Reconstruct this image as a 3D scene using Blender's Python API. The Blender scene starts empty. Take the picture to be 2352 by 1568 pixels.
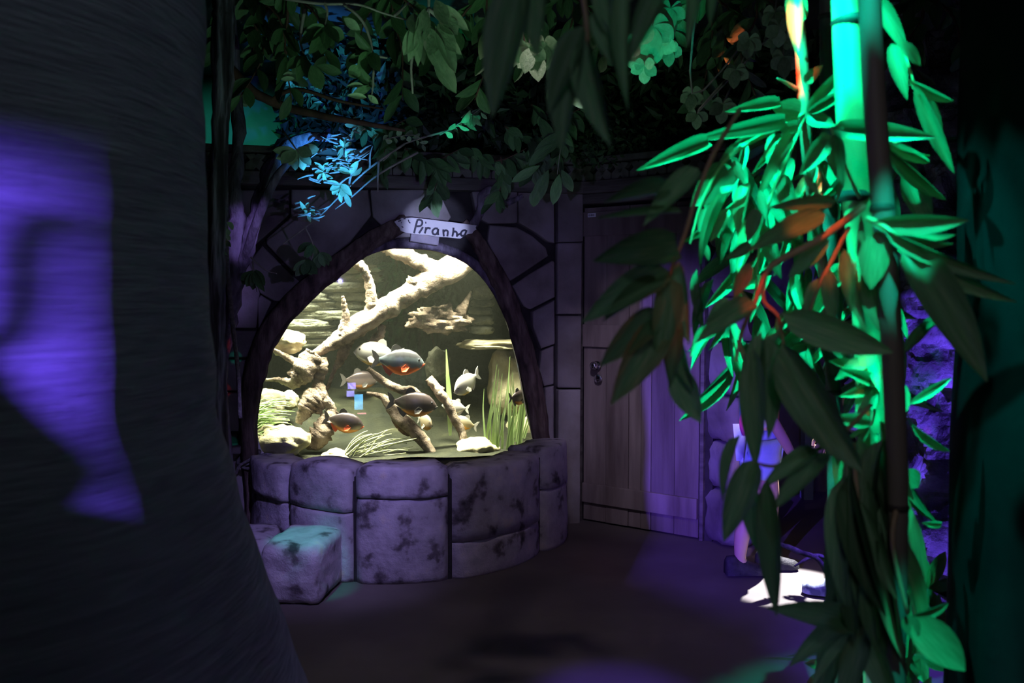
import bpy, bmesh, math, random
from mathutils import Vector, Matrix, Euler, noise
from mathutils.geometry import tessellate_polygon
from mathutils.bvhtree import BVHTree

random.seed(7)
SC = bpy.context.scene
COL = SC.collection
FPX = 2037.0                       # focal length in pixels of the 2352 x 1568 frame
CAM_H = 1.5
PITCH = math.radians(2.64)

# ------------------------------------------------------------------ camera
cd = bpy.data.cameras.new('camera')
cam = bpy.data.objects.new('camera', cd)
COL.objects.link(cam)
cam.location = (0, 0, CAM_H)
cam.rotation_euler = (math.pi / 2 - PITCH, 0, 0)
cd.sensor_width = 36.0
cd.lens = 36.0 * FPX / 2352.0
cd.clip_start = 0.05
cd.clip_end = 60
cd.dof.use_dof = True
cd.dof.focus_distance = 5.3
cd.dof.aperture_fstop = 4.0
SC.camera = cam
CAM = Vector(cam.location)
ROT = Euler(cam.rotation_euler).to_matrix()

# ------------------------------------------------------------------ world and exposure
w = bpy.data.worlds.new('world')
SC.world = w
w.use_nodes = True
w.node_tree.nodes['Background'].inputs[0].default_value = (0.35, 0.5, 1.0, 1)
w.node_tree.nodes['Background'].inputs[1].default_value = 0.0015
SC.view_settings.view_transform = 'Standard'
SC.view_settings.look = 'None'
SC.view_settings.gamma = 1.0
SC.view_settings.use_curve_mapping = False
SC.view_settings.exposure = 0.0
SC.cycles.max_bounces = 6
SC.cycles.transparent_max_bounces = 12
SC.cycles.sample_clamp_indirect = 4.0
SC.cycles.caustics_reflective = False
SC.cycles.caustics_refractive = False


def ray(px, py):
    return (ROT @ Vector(((px - 1176) / FPX, -(py - 784) / FPX, -1))).normalized()


def P(px, py, Y):
    """the point seen at a pixel of the photograph, Y metres in front of the camera"""
    d = ray(px, py)
    return CAM + d * (Y / d.y)


def PF(px, py):
    """the floor point seen at a pixel"""
    d = ray(px, py)
    return CAM + d * (-CAM.z / d.z)


class Plane:
    def __init__(self, ax, ay, bx, by):
        self.o = Vector((ax, ay, 0))
        self.u = (Vector((bx, by, 0)) - self.o).normalized()
        self.n = Vector((self.u.y, -self.u.x, 0))         # towards the camera
        self.L = (Vector((bx, by, 0)) - self.o).length

    def hit(self, px, py, d=0.0):
        """(s, z) on the plane pushed d metres behind the surface"""
        r = ray(px, py)
        o = self.o - self.n * d
        t = (o - CAM).dot(self.n) / r.dot(self.n)
        p = CAM + r * t
        return ((p - o).dot(self.u), p.z)

    def at(self, s, z, d=0.0):
        return self.o + self.u * s + Vector((0, 0, z)) - self.n * d

    def pt(self, px, py, d=0.0):
        s, z = self.hit(px, py, d)
        return self.at(s, z, d)


W1 = Plane(-2.75, 5.885 - .2434 * 2.75, 0.47, 6.0)     # wall with the aquarium
W2 = Plane(0.47, 6.02, 1.245, 5.462)                   # wall with the door


# ------------------------------------------------------------------ lamps
def aim(o, target):
    o.rotation_euler = (Vector(target) - Vector(o.location)).to_track_quat('-Z', 'Y').to_euler()


def spot(name, loc, target, color, watts, deg, blend=.3, radius=.02, gobo=None):
    l = bpy.data.lights.new(name, 'SPOT')
    l.color = color
    l.energy = watts
    l.spot_size = math.radians(deg)
    l.spot_blend = blend
    l.shadow_soft_size = radius
    o = bpy.data.objects.new(name, l)
    COL.objects.link(o)
    o.location = loc
    aim(o, target)
    if gobo:
        l.use_nodes = True
        nt = l.node_tree
        em = nt.nodes['Emission']
        tc = nt.nodes.new('ShaderNodeTexCoord')
        mp = nt.nodes.new('ShaderNodeMapping')
        mp.inputs['Scale'].default_value = gobo['scale']
        mp.inputs['Location'].default_value = gobo.get('off', (0, 0, 0))
        nz = nt.nodes.new('ShaderNodeTexNoise')
        nz.inputs['Scale'].default_value = 1.0
        nz.inputs['Detail'].default_value = 1.0
        rp = nt.nodes.new('ShaderNodeValToRGB')
        els = rp.color_ramp.elements
        while len(els) > 1:
            els.remove(els[-1])
        for i, (pos, c) in enumerate(gobo['ramp']):
            e = els[0] if i == 0 else els.new(pos)
            e.position = pos
            e.color = (*c, 1)
        nt.links.new(tc.outputs['Normal'], mp.inputs[0])
        nt.links.new(mp.outputs[0], nz.inputs['Vector'])
        nt.links.new(nz.outputs['Fac'], rp.inputs[0])
        nt.links.new(rp.outputs[0], em.inputs['Color'])
    return o


def area(name, loc, target, color, watts, sx, sy, spread=180):
    l = bpy.data.lights.new(name, 'AREA')
    l.shape = 'RECTANGLE'
    l.size, l.size_y = sx, sy
    l.color = color
    l.energy = watts
    l.spread = math.radians(spread)
    o = bpy.data.objects.new(name, l)
    COL.objects.link(o)
    o.location = loc
    aim(o, target)
    return o


GREEN = (0.0, 1.0, 0.72)
MINT = (0.10, 1.0, 0.55)
BLUE = (0.16, 0.07, 1.0)
trunk_aim = (-.72, 1.42, 1.33)
# aquarium lamps under the lid
def tank_lamp(name, px, d, color, watts, sx, sy):
    o = area(name, (0, 0, 0), (0, 0, -1), color, watts, sx, sy, 84)
    p = W1.at(W1.hit(px, 700)[0], 1.97, d)
    y = -W1.n
    mt = Matrix.Identity(4)
    for i in range(3):
        mt[i][0], mt[i][1], mt[i][2], mt[i][3] = W1.u[i], y[i], (0, 0, 1)[i], p[i]
    o.matrix_world = mt


tank_lamp('aquarium_lamp', 960, .32, (1.0, .93, .74), 150, 1.1, .3)
tank_lamp('aquarium_lamp_left', 670, .55, (1.0, .97, .80), 56, .5, .4)
# blue spot on the giant trunk
spot('trunk_spot', (-1.27, -.22, 1.72), trunk_aim, BLUE, 2300, 30, .9, .012)
# added fills for near things, floor and trunk, from no known lamp
area('near_fill', (.1, -.6, 2.5), (0, 2.4, 1.5), (.72, .82, 1.0), 2.3, .5, .3)
spot('floor_fill', (.1, 3.3, 3.1), (.15, 4.0, 0), (.85, .72, .80), 34, 84, 1.0, .02)
spot('trunk_fill', (.2, .9, 3.0), (-.68, 1.55, 1.9), (.62, .78, 1.0), 11, 44, .9, .02)
# soft violet wash over parapet, wall and door
spot('violet_wash', (-.50, 2.9, 2.05), (-1.0, 4.8, .30), (.40, .32, 1.0), 150, 38, 1.0, .012)
spot('violet_wall', (-.1, 2.3, 1.7), (-.4, 5.7, 1.5), (.42, .34, 1.0), 52, 56, 1.0, .012)
spot('violet_wash_door', (.2, 3.2, 2.7), (.88, 5.7, .9), (.72, .60, 1.0), 130, 32, 1.0, .02)
spot('sign_fill', (-.25, 3.9, 1.75), W1.pt(1000, 527, -.15), (.50, .56, 1.0), 120, 15, .6, .008)  # added lamp, stands in for the board's glow under UV
# green projectors on the bamboo
def thr(t, s=.05):
    return [(0, (0, 0, 0)), (t, (0, 0, 0)), (t + s, (1, 1, 1)), (1, (1, 1, 1))]


spot('green_projector', (.05, 1.40, 2.85), P(1780, 400, 1.86), GREEN, 480, 34, .35, .012, dict(scale=(13, 13, 13), ramp=thr(.38)))
spot('green_projector_left', (-.35, .85, 1.95), P(1690, 440, 1.82), GREEN, 150, 15, .6, .012, dict(scale=(26, 26, 26), off=(2, 8, 3), ramp=thr(.42)))
spot('green_projector_right', (.46, 1.5, 2.95), P(2090, 260, 1.66), GREEN, 260, 23, .4, .012, dict(scale=(16, 16, 16), off=(3, 1, 2), ramp=thr(.42)))
spot('green_projector_low', (.35, 1.2, 2.6), P(1960, 950, 1.72), GREEN, 160, 9, .4, .012)
spot('green_projector_side', (.35, 1.2, 2.6), P(2135, 905, 1.72), GREEN, 120, 7, .4, .012)
spot('green_projector_foot', (.5, .95, 2.0), P(2160, 1470, 1.4), GREEN, 60, 9, .4, .012)
spot('green_projector_fan', (.42, .80, 2.35), P(2085, 545, 1.42), GREEN, 130, 10, .6, .012)
spot('culm_fill', (.30, .50, 1.6), P(2040, 650, 1.45), (.95, .9, .95), 1.2, 64, .9, .02)  # added neutral fill for the front culm, not a projector
# red projectors
RED = (1.0, .05, .015)
spot('red_projector', (-.1, .85, .75), P(1548, 630, 1.33), RED, 12, 9, .8, .01)
spot('red_projector_culm', (.2, 1.2, 2.5), P(1845, 170, 1.95), RED, 420, 6, .6, .01)
spot('red_projector_branch', (.15, .8, 2.2), P(1885, 545, 1.46), (1.0, .14, .03), 40, 7, .6, .01)
spot('red_projector_stem', (.15, .8, 2.2), P(1735, 690, 1.45), RED, 30, 5, .6, .01)
# white beam on the passage floor
spot('floor_beam', (2.15, 5.45, 2.35), PF(1812, 1345), (.95, .93, 1.0), 2600, 15, .35, .02)
spot('visitor_spot', (.75, 4.0, 2.4), (1.3, 4.8, 1.0), (1.0, .66, .9), 130, 14, .6, .02)
# other floor spots
spot('blue_floor_spot', (.2, 2.0, 3.1), PF(1420, 1610), BLUE, 420, 13, .9, .05)
spot('green_step_spot', (-1.0, 4.0, 2.0), (-1.04, 4.50, .26), GREEN, 60, 15, .6, .015)
spot('red_floor_spot', (.9, 3.6, 2.6), PF(1500, 1295), (1.0, .16, .08), 16, 24, 1.0, .05)
# blue and green spots over the wall foliage
spot('cyan_twig_spot', (-.62, 3.3, 1.1), P(755, 380, 4.75), (.05, .34, 1.0), 900, 17, .8, .01)
spot('green_wall_spot', (-2.2, 4.9, 3.1), (-2.3, 7.2, 2.35), (.06, .9, .6), 70, 46, .9, .02)
spot('blue_wall_spot', (-1.0, 4.9, 3.1), (-1.4, 7.2, 2.6), (.05, .16, 1), 40, 50, .8, .02)
spot('green_foliage_spot', (.2, 1.3, 1.0), P(1500, 100, 3.4), GREEN, 160, 9, .6, .02)
spot('green_leaf_spot', (-.1, 3.3, 1.2), P(1040, 290, 4.7), GREEN, 120, 11, .7, .02)
spot('canopy_fill', (-.05, 2.3, .75), (-.3, 3.9, 2.65), (.50, 1.0, .72), 26, 74, .9, .015)  # added fill from below, only to bring up the ceiling leaves
spot('leaf_bunch_fill', (.05, 1.7, .7), P(990, 110, 3.2), (.50, 1.0, .70), 46, 22, .9, .015)  # added likewise, to lift the drooping leaf bunch
spot('liana_spot', (-.75, 3.3, 2.3), P(562, 540, 4.6), (.42, .30, 1.0), 60, 13, .9, .01)
spot('red_stone_spot', (-.95, 3.4, 1.9), W1.pt(512, 905), RED, 30, 2.4, .5, .004)
spot('green_stone_spot', (-.95, 3.4, 1.9), W1.pt(540, 826), GREEN, 24, 2.2, .5, .004)
spot('green_ledge_spot', (-.95, 3.4, 1.9), W1.pt(530, 1020), GREEN, 40, 2.2, .5, .004)
# blue on the craggy rock
spot('crag_spot', (1.05, 2.9, 2.5), (1.78, 3.4, .75), BLUE, 420, 46, .7, .02)
spot('passage_spot', (1.9, 5.6, 2.4), (1.6, 6.7, 1.2), BLUE, 20, 80, .8, .05)
spot('pillar_spot', (.5, 4.0, 3.0), (1.36, 5.3, 1.0), BLUE, 16, 18, .9, .03)



# ------------------------------------------------------------------ materials
def nodes_of(m):
    m.use_nodes = True
    nt = m.node_tree
    return nt, nt.nodes['Principled BSDF'], nt.links


def rampnode(nt, stops):
    rp = nt.nodes.new('ShaderNodeValToRGB')
    els = rp.color_ramp.elements
    while len(els) > 1:
        els.remove(els[-1])
    for i, (pos, c) in enumerate(stops):
        e = els[0] if i == 0 else els.new(pos)
        e.position = pos
        e.color = (*c, 1)
    return rp


def mat(name, stops, scale=6, stretch=(1, 1, 1), rough=.75, bump=.4, bscale=20, detail=6, spec=.3, metal=0,
        dist=.02, rot=(0, 0, 0), coord='Object', transl=0, bstretch=None, warp=0.0, jitter=0.0):
    m = bpy.data.materials.new(name)
    nt, b, ln = nodes_of(m)
    tc = nt.nodes.new('ShaderNodeTexCoord')
    mp = nt.nodes.new('ShaderNodeMapping')
    mp.inputs['Scale'].default_value = stretch
    mp.inputs['Rotation'].default_value = rot
    ln.new(tc.outputs[coord], mp.inputs[0])
    nz = nt.nodes.new('ShaderNodeTexNoise')
    nz.inputs['Scale'].default_value = scale
    nz.inputs['Detail'].default_value = detail
    nz.inputs['Distortion'].default_value = warp
    ln.new(mp.outputs[0], nz.inputs['Vector'])
    rp = rampnode(nt, stops)
    ln.new(nz.outputs['Fac'], rp.inputs[0])
    out = rp.outputs[0]
    if jitter:
        oi = nt.nodes.new('ShaderNodeObjectInfo')
        hs = nt.nodes.new('ShaderNodeHueSaturation')
        mr = nt.nodes.new('ShaderNodeMapRange')
        mr.inputs['To Min'].default_value = 1 - jitter
        mr.inputs['To Max'].default_value = 1 + jitter
        ln.new(oi.outputs['Random'], mr.inputs['Value'])
        ln.new(mr.outputs[0], hs.inputs['Value'])
        ln.new(out, hs.inputs['Color'])
        out = hs.outputs[0]
    ln.new(out, b.inputs['Base Color'])
    b.inputs['Roughness'].default_value = rough
    b.inputs['Specular IOR Level'].default_value = spec
    b.inputs['Metallic'].default_value = metal
    if bump:
        n2 = nt.nodes.new('ShaderNodeTexNoise')
        n2.inputs['Scale'].default_value = bscale
        n2.inputs['Detail'].default_value = 8
        n2.inputs['Roughness'].default_value = .62
        if bstretch:
            mp2 = nt.nodes.new('ShaderNodeMapping')
            mp2.inputs['Scale'].default_value = bstretch
            mp2.inputs['Rotation'].default_value = rot
            ln.new(tc.outputs[coord], mp2.inputs[0])
            ln.new(mp2.outputs[0], n2.inputs['Vector'])
        else:
            ln.new(mp.outputs[0], n2.inputs['Vector'])
        bp = nt.nodes.new('ShaderNodeBump')
        bp.inputs['Strength'].default_value = bump
        bp.inputs['Distance'].default_value = dist
        ln.new(n2.outputs['Fac'], bp.inputs['Height'])
        ln.new(bp.outputs[0], b.inputs['Normal'])
    if transl:
        tr = nt.nodes.new('ShaderNodeBsdfTranslucent')
        ln.new(out, tr.inputs['Color'])
        mx = nt.nodes.new('ShaderNodeMixShader')
        mx.inputs[0].default_value = transl
        ln.new(b.outputs[0], mx.inputs[1])
        ln.new(tr.outputs[0], mx.inputs[2])
        ln.new(mx.outputs[0], nt.nodes['Material Output'].inputs[0])
    return m


def flat(name, c, rough=.5, metal=0, spec=.4):
    return mat(name, [(0, tuple(x * .92 for x in c)), (1, tuple(min(1, x * 1.08) for x in c))], 30, rough=rough, bump=0,
               metal=metal, spec=spec)


M = {}
M['stone'] = mat('parapet_stone', [(.28, (.04, .035, .04)), (.36, (.14, .12, .13)), (.43, (.33, .30, .33)), (.62, (.44, .40, .44)),
                                   (.80, (.56, .47, .36))], 9, detail=9, rough=.85, bump=.7, bscale=14, dist=.02, jitter=.12)
M['wallstone'] = mat('wall_stone', [(.2, (.07, .06, .05)), (.45, (.20, .18, .17)), (.7, (.30, .28, .28)), (.9, (.34, .27, .17))],
                     3.5, detail=9, rough=.9, bump=.6, bscale=12, dist=.02, jitter=.25)
M['mortar'] = mat('dark_mortar', [(.3, (.015, .014, .014)), (.8, (.05, .045, .045))], 9, rough=.95, bump=.5)
M['floor'] = mat('floor_coat', [(.2, (.075, .064, .058)), (.5, (.11, .095, .087)), (.8, (.15, .13, .12))], 2.2, detail=8, rough=.62, bump=.15,
                 bscale=60, dist=.004, spec=.35)
M['dark'] = mat('dark_plaster', [(.3, (.035, .04, .045)), (.8, (.08, .085, .09))], 4, rough=.9, bump=.4)
M['teal'] = mat('sea_plaster', [(.3, (.16, .24, .24)), (.8, (.24, .32, .32))], 6, rough=.8, bump=.5, bscale=50, dist=.01)
M['trunk'] = mat('carved_trunk', [(.25, (.13, .13, .15)), (.5, (.19, .19, .21)), (.75, (.26, .26, .28))], 4.0, stretch=(1.2, 1.2, 16), rough=.75,
                 bump=1, bscale=5, bstretch=(1.6, 1.6, 24), dist=.03, detail=8, rot=(.12, .18, 0), warp=.9)
M['column'] = mat('black_column', [(.3, (.003, .003, .004)), (.8, (.007, .007, .008))], 6, rough=.7, bump=.2, spec=.04)
M['bark'] = mat('stripy_bark', [(.35, (.02, .018, .018)), (.5, (.07, .065, .065)), (.62, (.30, .30, .32))], 16, stretch=(2.2, 2.2, .18), rough=.8,
                bump=1, bscale=16, dist=.03, detail=6)
M['log'] = mat('post_log', [(.3, (.045, .032, .026)), (.5, (.14, .10, .08)), (.75, (.27, .21, .17))], 12, stretch=(2, 2, .5), rough=.8, bump=.9,
               bscale=22, bstretch=(2, 2, .4), dist=.02)
M['vine'] = mat('liana_bark', [(.3, (.07, .06, .075)), (.5, (.18, .15, .19)), (.75, (.36, .32, .40))], 10, stretch=(2, 2, .7), rough=.85, bump=1,
                bscale=14, dist=.03)
M['twig'] = mat('twig_bark', [(.3, (.16, .14, .11)), (.8, (.36, .33, .28))], 20, rough=.8, bump=.4)
M['brown'] = mat('brown_branch', [(.3, (.06, .03, .02)), (.8, (.17, .09, .06))], 14, stretch=(1, 1, .3), rough=.8, bump=.6)
M['rope'] = mat('grey_rope', [(.3, (.16, .15, .15)), (.8, (.34, .32, .32))], 60, rough=.9, bump=.8, bscale=90)
M['plank'] = mat('door_plank', [(.25, (.09, .07, .06)), (.5, (.17, .14, .125)), (.8, (.25, .215, .195))], 4, stretch=(3, 3, .35), rough=.75, bump=.35,
                 bscale=26, bstretch=(4, 4, .3), dist=.01, jitter=.28, detail=7)
M['beam'] = mat('beam_wood', [(.25, (.05, .045, .04)), (.6, (.14, .13, .115)), (.9, (.20, .185, .16))], 5, stretch=(.6, .6, 4), rough=.8, bump=.5, bscale=14)
M['frieze'] = mat('frieze_stone', [(.3, (.10, .10, .08)), (.8, (.24, .24, .19))], 16, rough=.9, bump=.5)
M['signwhite'] = mat('sign_paint', [(.30, (.10, .09, .10)), (.36, (.66, .64, .64)), (.8, (.76, .74, .74))], 7, detail=7, rough=.6, bump=.3)
M['ink'] = flat('black_ink', (.006, .006, .02), .5)
M['chrome'] = flat('brushed_chrome', (.78, .78, .80), .16, 1.0)
M['white'] = flat('white_label', (.75, .76, .8), .5)
M['rim'] = flat('rim_white', (.80, .80, .80), .4)
M['culmgrey'] = mat('culm_dry', [(.3, (.13, .10, .085)), (.7, (.22, .175, .15))], 5, stretch=(3, 3, .4), rough=.55, bump=.12, bscale=30)
M['culmgreen'] = mat('culm_green', [(.3, (.25, .42, .18)), (.7, (.40, .58, .28))], 6, stretch=(4, 4, .4), rough=.38, bump=.1, bscale=30, spec=.45)
M['culmred'] = mat('culm_tan', [(.3, (.34, .22, .13)), (.7, (.52, .36, .22))], 8, stretch=(3, 3, .5), rough=.5, bump=.15)
M['node'] = flat('culm_node', (.05, .035, .03), .7)
M['bleaf'] = mat('bamboo_leaf', [(.25, (.10, .24, .10)), (.55, (.18, .36, .17)), (.85, (.42, .46, .24))], 3.2, stretch=(1, 7, 1), rough=.42, bump=.25,
                 bscale=5, bstretch=(.6, 26, 1), dist=.02, spec=.5, transl=.22, jitter=.35)
M['leaf'] = mat('broad_leaf', [(.25, (.05, .13, .045)), (.6, (.10, .21, .075)), (.9, (.19, .29, .12))], 4, stretch=(1, 3, 1), rough=.45, bump=.3,
                bscale=8, dist=.03, spec=.5, transl=.18, jitter=.4)
M['paleleaf'] = mat('pale_leaf', [(.25, (.22, .34, .18)), (.6, (.32, .46, .25)), (.9, (.46, .56, .34))], 4, rough=.5, bump=.3, bscale=8, dist=.03,
                    spec=.4, transl=.22, jitter=.25)
M['ivy'] = mat('ivy_leaf', [(.25, (.03, .08, .03)), (.6, (.08, .17, .06)), (.9, (.16, .26, .10))], 9, rough=.5, bump=0, spec=.4, transl=.1)
M['drift'] = mat('driftwood', [(.30, (.06, .04, .028)), (.42, (.20, .15, .11)), (.52, (.40, .31, .23)), (.72, (.56, .46, .36))], 11, rough=.9, bump=1, bscale=18, dist=.06, detail=8)
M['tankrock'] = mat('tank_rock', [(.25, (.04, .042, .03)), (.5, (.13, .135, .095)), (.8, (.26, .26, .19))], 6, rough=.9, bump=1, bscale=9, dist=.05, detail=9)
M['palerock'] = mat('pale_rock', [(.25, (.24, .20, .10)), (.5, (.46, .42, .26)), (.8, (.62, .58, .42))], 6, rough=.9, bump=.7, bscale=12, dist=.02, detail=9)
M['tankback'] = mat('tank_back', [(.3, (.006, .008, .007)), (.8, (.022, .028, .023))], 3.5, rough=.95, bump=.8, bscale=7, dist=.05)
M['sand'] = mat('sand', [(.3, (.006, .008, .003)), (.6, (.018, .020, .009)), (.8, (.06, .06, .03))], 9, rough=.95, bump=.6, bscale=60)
M['grassleaf'] = mat('water_blade', [(.3, (.30, .46, .14)), (.8, (.55, .68, .34))], 6, rough=.5, bump=0, transl=.3)
M['wiry'] = mat('wiry_stem', [(.3, (.52, .56, .28)), (.8, (.74, .76, .46))], 6, rough=.6, bump=0, transl=.2)
M['feather'] = mat('feather_weed', [(.3, (.36, .52, .20)), (.8, (.58, .70, .36))], 6, rough=.6, bump=0, transl=.25)
M['skin'] = mat('skin', [(.3, (.52, .32, .24)), (.8, (.60, .39, .30))], 8, rough=.55, bump=.05)
M['hair'] = mat('hair', [(.3, (.05, .03, .02)), (.8, (.12, .075, .05))], 12, stretch=(8, 8, 1), rough=.5, bump=.5)
M['shorts'] = mat('pale_blue_cloth', [(.3, (.34, .48, .66)), (.8, (.52, .64, .78))], 10, rough=.85, bump=.3)
M['camo'] = mat('camouflage_cloth', [(.38, (.03, .03, .025)), (.40, (.10, .10, .06)), (.50, (.10, .10, .06)), (.52, (.20, .18, .12)), (.60, (.20, .18, .12)),
                                     (.62, (.06, .05, .035))], 9, detail=1, rough=.9, bump=.2)
M['darkcloth'] = flat('dark_shirt', (.03, .03, .05), .9)
M['shoeblack'] = mat('black_shoe', [(.3, (.012, .012, .014)), (.8, (.04, .04, .045))], 30, rough=.6, bump=.4, bscale=80)
M['shoeblue'] = mat('blue_grey_shoe', [(.4, (.09, .11, .17)), (.55, (.42, .48, .58))], 14, rough=.6, bump=.3)
M['sole'] = flat('grey_sole', (.13, .13, .13), .7)
M['bluerock'] = mat('craggy_rock', [(.40, (.03, .03, .035)), (.52, (.14, .14, .16)), (.75, (.52, .52, .56))], 5, rough=.5, bump=1, bscale=9, dist=.05, detail=9, spec=.6)

# shirt: magenta with round pale and blue patches
M['shirt'] = bpy.data.materials.new('printed_shirt')
nt, b, ln = nodes_of(M['shirt'])
tc = nt.nodes.new('ShaderNodeTexCoord')
vo = nt.nodes.new('ShaderNodeTexVoronoi')
vo.inputs['Scale'].default_value = 9
ln.new(tc.outputs['Object'], vo.inputs['Vector'])
se = nt.nodes.new('ShaderNodeSeparateColor')
ln.new(vo.outputs['Color'], se.inputs[0])
rp = rampnode(nt, [(0, (.80, .06, .42)), (.50, (.80, .05, .30)), (.51, (.62, .62, .70)), (.72, (.62, .62, .70)), (.73, (.12, .26, .66)), (1, (.12, .26, .66))])
rp.color_ramp.interpolation = 'CONSTANT'
ln.new(se.outputs[0], rp.inputs[0])
ln.new(rp.outputs[0], b.inputs['Base Color'])
b.inputs['Roughness'].default_value = .85

# glass pane: clear with mirror sheen by Fresnel
M['glass'] = bpy.data.materials.new('clear_glass')
nt, b, ln = nodes_of(M['glass'])
tr = nt.nodes.new('ShaderNodeBsdfTransparent')
tr.inputs[0].default_value = (.97, 1, .97, 1)
gl = nt.nodes.new('ShaderNodeBsdfGlossy')
gl.inputs['Roughness'].default_value = 0.015
fr = nt.nodes.new('ShaderNodeFresnel')
fr.inputs['IOR'].default_value = 1.5
mx = nt.nodes.new('ShaderNodeMixShader')
ln.new(fr.outputs[0], mx.inputs[0])
ln.new(tr.outputs[0], mx.inputs[1])
ln.new(gl.outputs[0], mx.inputs[2])
ln.new(mx.outputs[0], nt.nodes['Material Output'].inputs[0])

# water: thin haze
M['water'] = bpy.data.materials.new('hazy_water')
nt, b, ln = nodes_of(M['water'])
nt.nodes.remove(b)
vs = nt.nodes.new('ShaderNodeVolumeScatter')
vs.inputs['Color'].default_value = (.80, .88, .70, 1)
vs.inputs['Density'].default_value = .013
vs.inputs['Anisotropy'].default_value = .2
ln.new(vs.outputs[0], nt.nodes['Material Output'].inputs['Volume'])


def fishmat(name, back, flank, belly, z1=.36, z2=.55):
    m = bpy.data.materials.new(name)
    nt, b, ln = nodes_of(m)
    tc = nt.nodes.new('ShaderNodeTexCoord')
    sp = nt.nodes.new('ShaderNodeSeparateXYZ')
    ln.new(tc.outputs['Generated'], sp.inputs[0])
    nz = nt.nodes.new('ShaderNodeTexNoise')
    nz.inputs['Scale'].default_value = 6
    ad = nt.nodes.new('ShaderNodeMath')
    ad.operation = 'MULTIPLY_ADD'
    ad.inputs[1].default_value = .16
    ln.new(tc.outputs['Generated'], nz.inputs['Vector'])
    ln.new(nz.outputs['Fac'], ad.inputs[0])
    ln.new(sp.outputs['Z'], ad.inputs[2])
    rp = rampnode(nt, [(.20, belly), (z1, belly), (z1 + .08, flank), (z2 + .1, flank), (z2 + .25, back)])
    ln.new(ad.outputs[0], rp.inputs[0])
    ln.new(rp.outputs[0], b.inputs['Base Color'])
    b.inputs['Roughness'].default_value = .32
    b.inputs['Metallic'].default_value = .35
    return m


M['fishdark'] = fishmat('piranha_dark', (.05, .05, .055), (.16, .20, .22), (.75, .16, .03))
M['fishbrown'] = fishmat('piranha_brown', (.06, .045, .045), (.13, .10, .09), (.60, .24, .06), .30, .5)
M['fishpale'] = fishmat('piranha_pale', (.55, .52, .48), (.50, .49, .44), (.60, .40, .12), .22, .5)
M['fishorange'] = fishmat('piranha_orange', (.42, .40, .30), (.52, .42, .26), (.80, .38, .06), .38, .6)
M['finred'] = flat('fin_red', (.65, .10, .03), .5)
M['findark'] = flat('fin_dark', (.07, .065, .06), .5)
M['finpale'] = flat('fin_pale', (.45, .43, .38), .5)
M['eye'] = flat('fish_eye', (.01, .01, .01), .1, 0, .8)


# ------------------------------------------------------------------ mesh helpers
def mesh_obj(name, verts, faces, m, parent=None, smooth=False, loc=None):
    me = bpy.data.meshes.new(name)
    me.from_pydata([tuple(v) for v in verts], [], faces)
    bm = bmesh.new()
    bm.from_mesh(me)
    bmesh.ops.recalc_face_normals(bm, faces=bm.faces)
    bm.to_mesh(me)
    bm.free()
    return link(name, me, m, parent, smooth)


def link(name, me, m, parent=None, smooth=False):
    if smooth:
        me.polygons.foreach_set('use_smooth', [True] * len(me.polygons))
    if m is not None and not me.materials:
        me.materials.append(m)
    o = bpy.data.objects.new(name, me)
    COL.objects.link(o)
    if parent is not None:
        o.parent = parent
        o.matrix_parent_inverse = Matrix.Translation(-root_loc(parent))
    return o


def root_loc(o):
    v = Vector((0, 0, 0))
    while o is not None:
        v += o.location
        o = o.parent
    return v


def empty(name, loc, label, cat, group=None):
    o = bpy.data.objects.new(name, None)
    COL.objects.link(o)
    o.empty_display_size = .05
    o.location = loc
    tag(o, label, cat, group)
    return o


def tag(o, label, cat, group=None):
    o['label'] = label
    o['category'] = cat
    if group:
        o['group'] = group
    return o


def struct(o, label=None):
    o['kind'] = 'structure'
    if label:
        o['label'] = label
    return o


def bm_obj(name, bm, m, parent=None, smooth=False):
    bmesh.ops.recalc_face_normals(bm, faces=bm.faces)
    me = bpy.data.meshes.new(name)
    bm.to_mesh(me)
    bm.free()
    return link(name, me, m, parent, smooth)


def spline(pts, n=6):
    """Catmull-Rom through pts (tuples of any length)"""
    pts = [list(p) for p in pts]
    if len(pts) < 3:
        out = []
        for k in range(n + 1):
            t = k / n
            out.append([a + (b_ - a) * t for a, b_ in zip(pts[0], pts[-1])])
        return out
    out = []
    for i in range(len(pts) - 1):
        p0 = pts[max(i - 1, 0)]
        p1, p2 = pts[i], pts[i + 1]
        p3 = pts[min(i + 2, len(pts) - 1)]
        for k in range(n):
            t = k / n
            out.append([.5 * (2 * b_ + (c - a) * t + (2 * a - 5 * b_ + 4 * c - d) * t * t + (3 * b_ - a - 3 * c + d) * t ** 3)
                        for a, b_, c, d in zip(p0, p1, p2, p3)])
    out.append(pts[-1])
    return out


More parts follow.
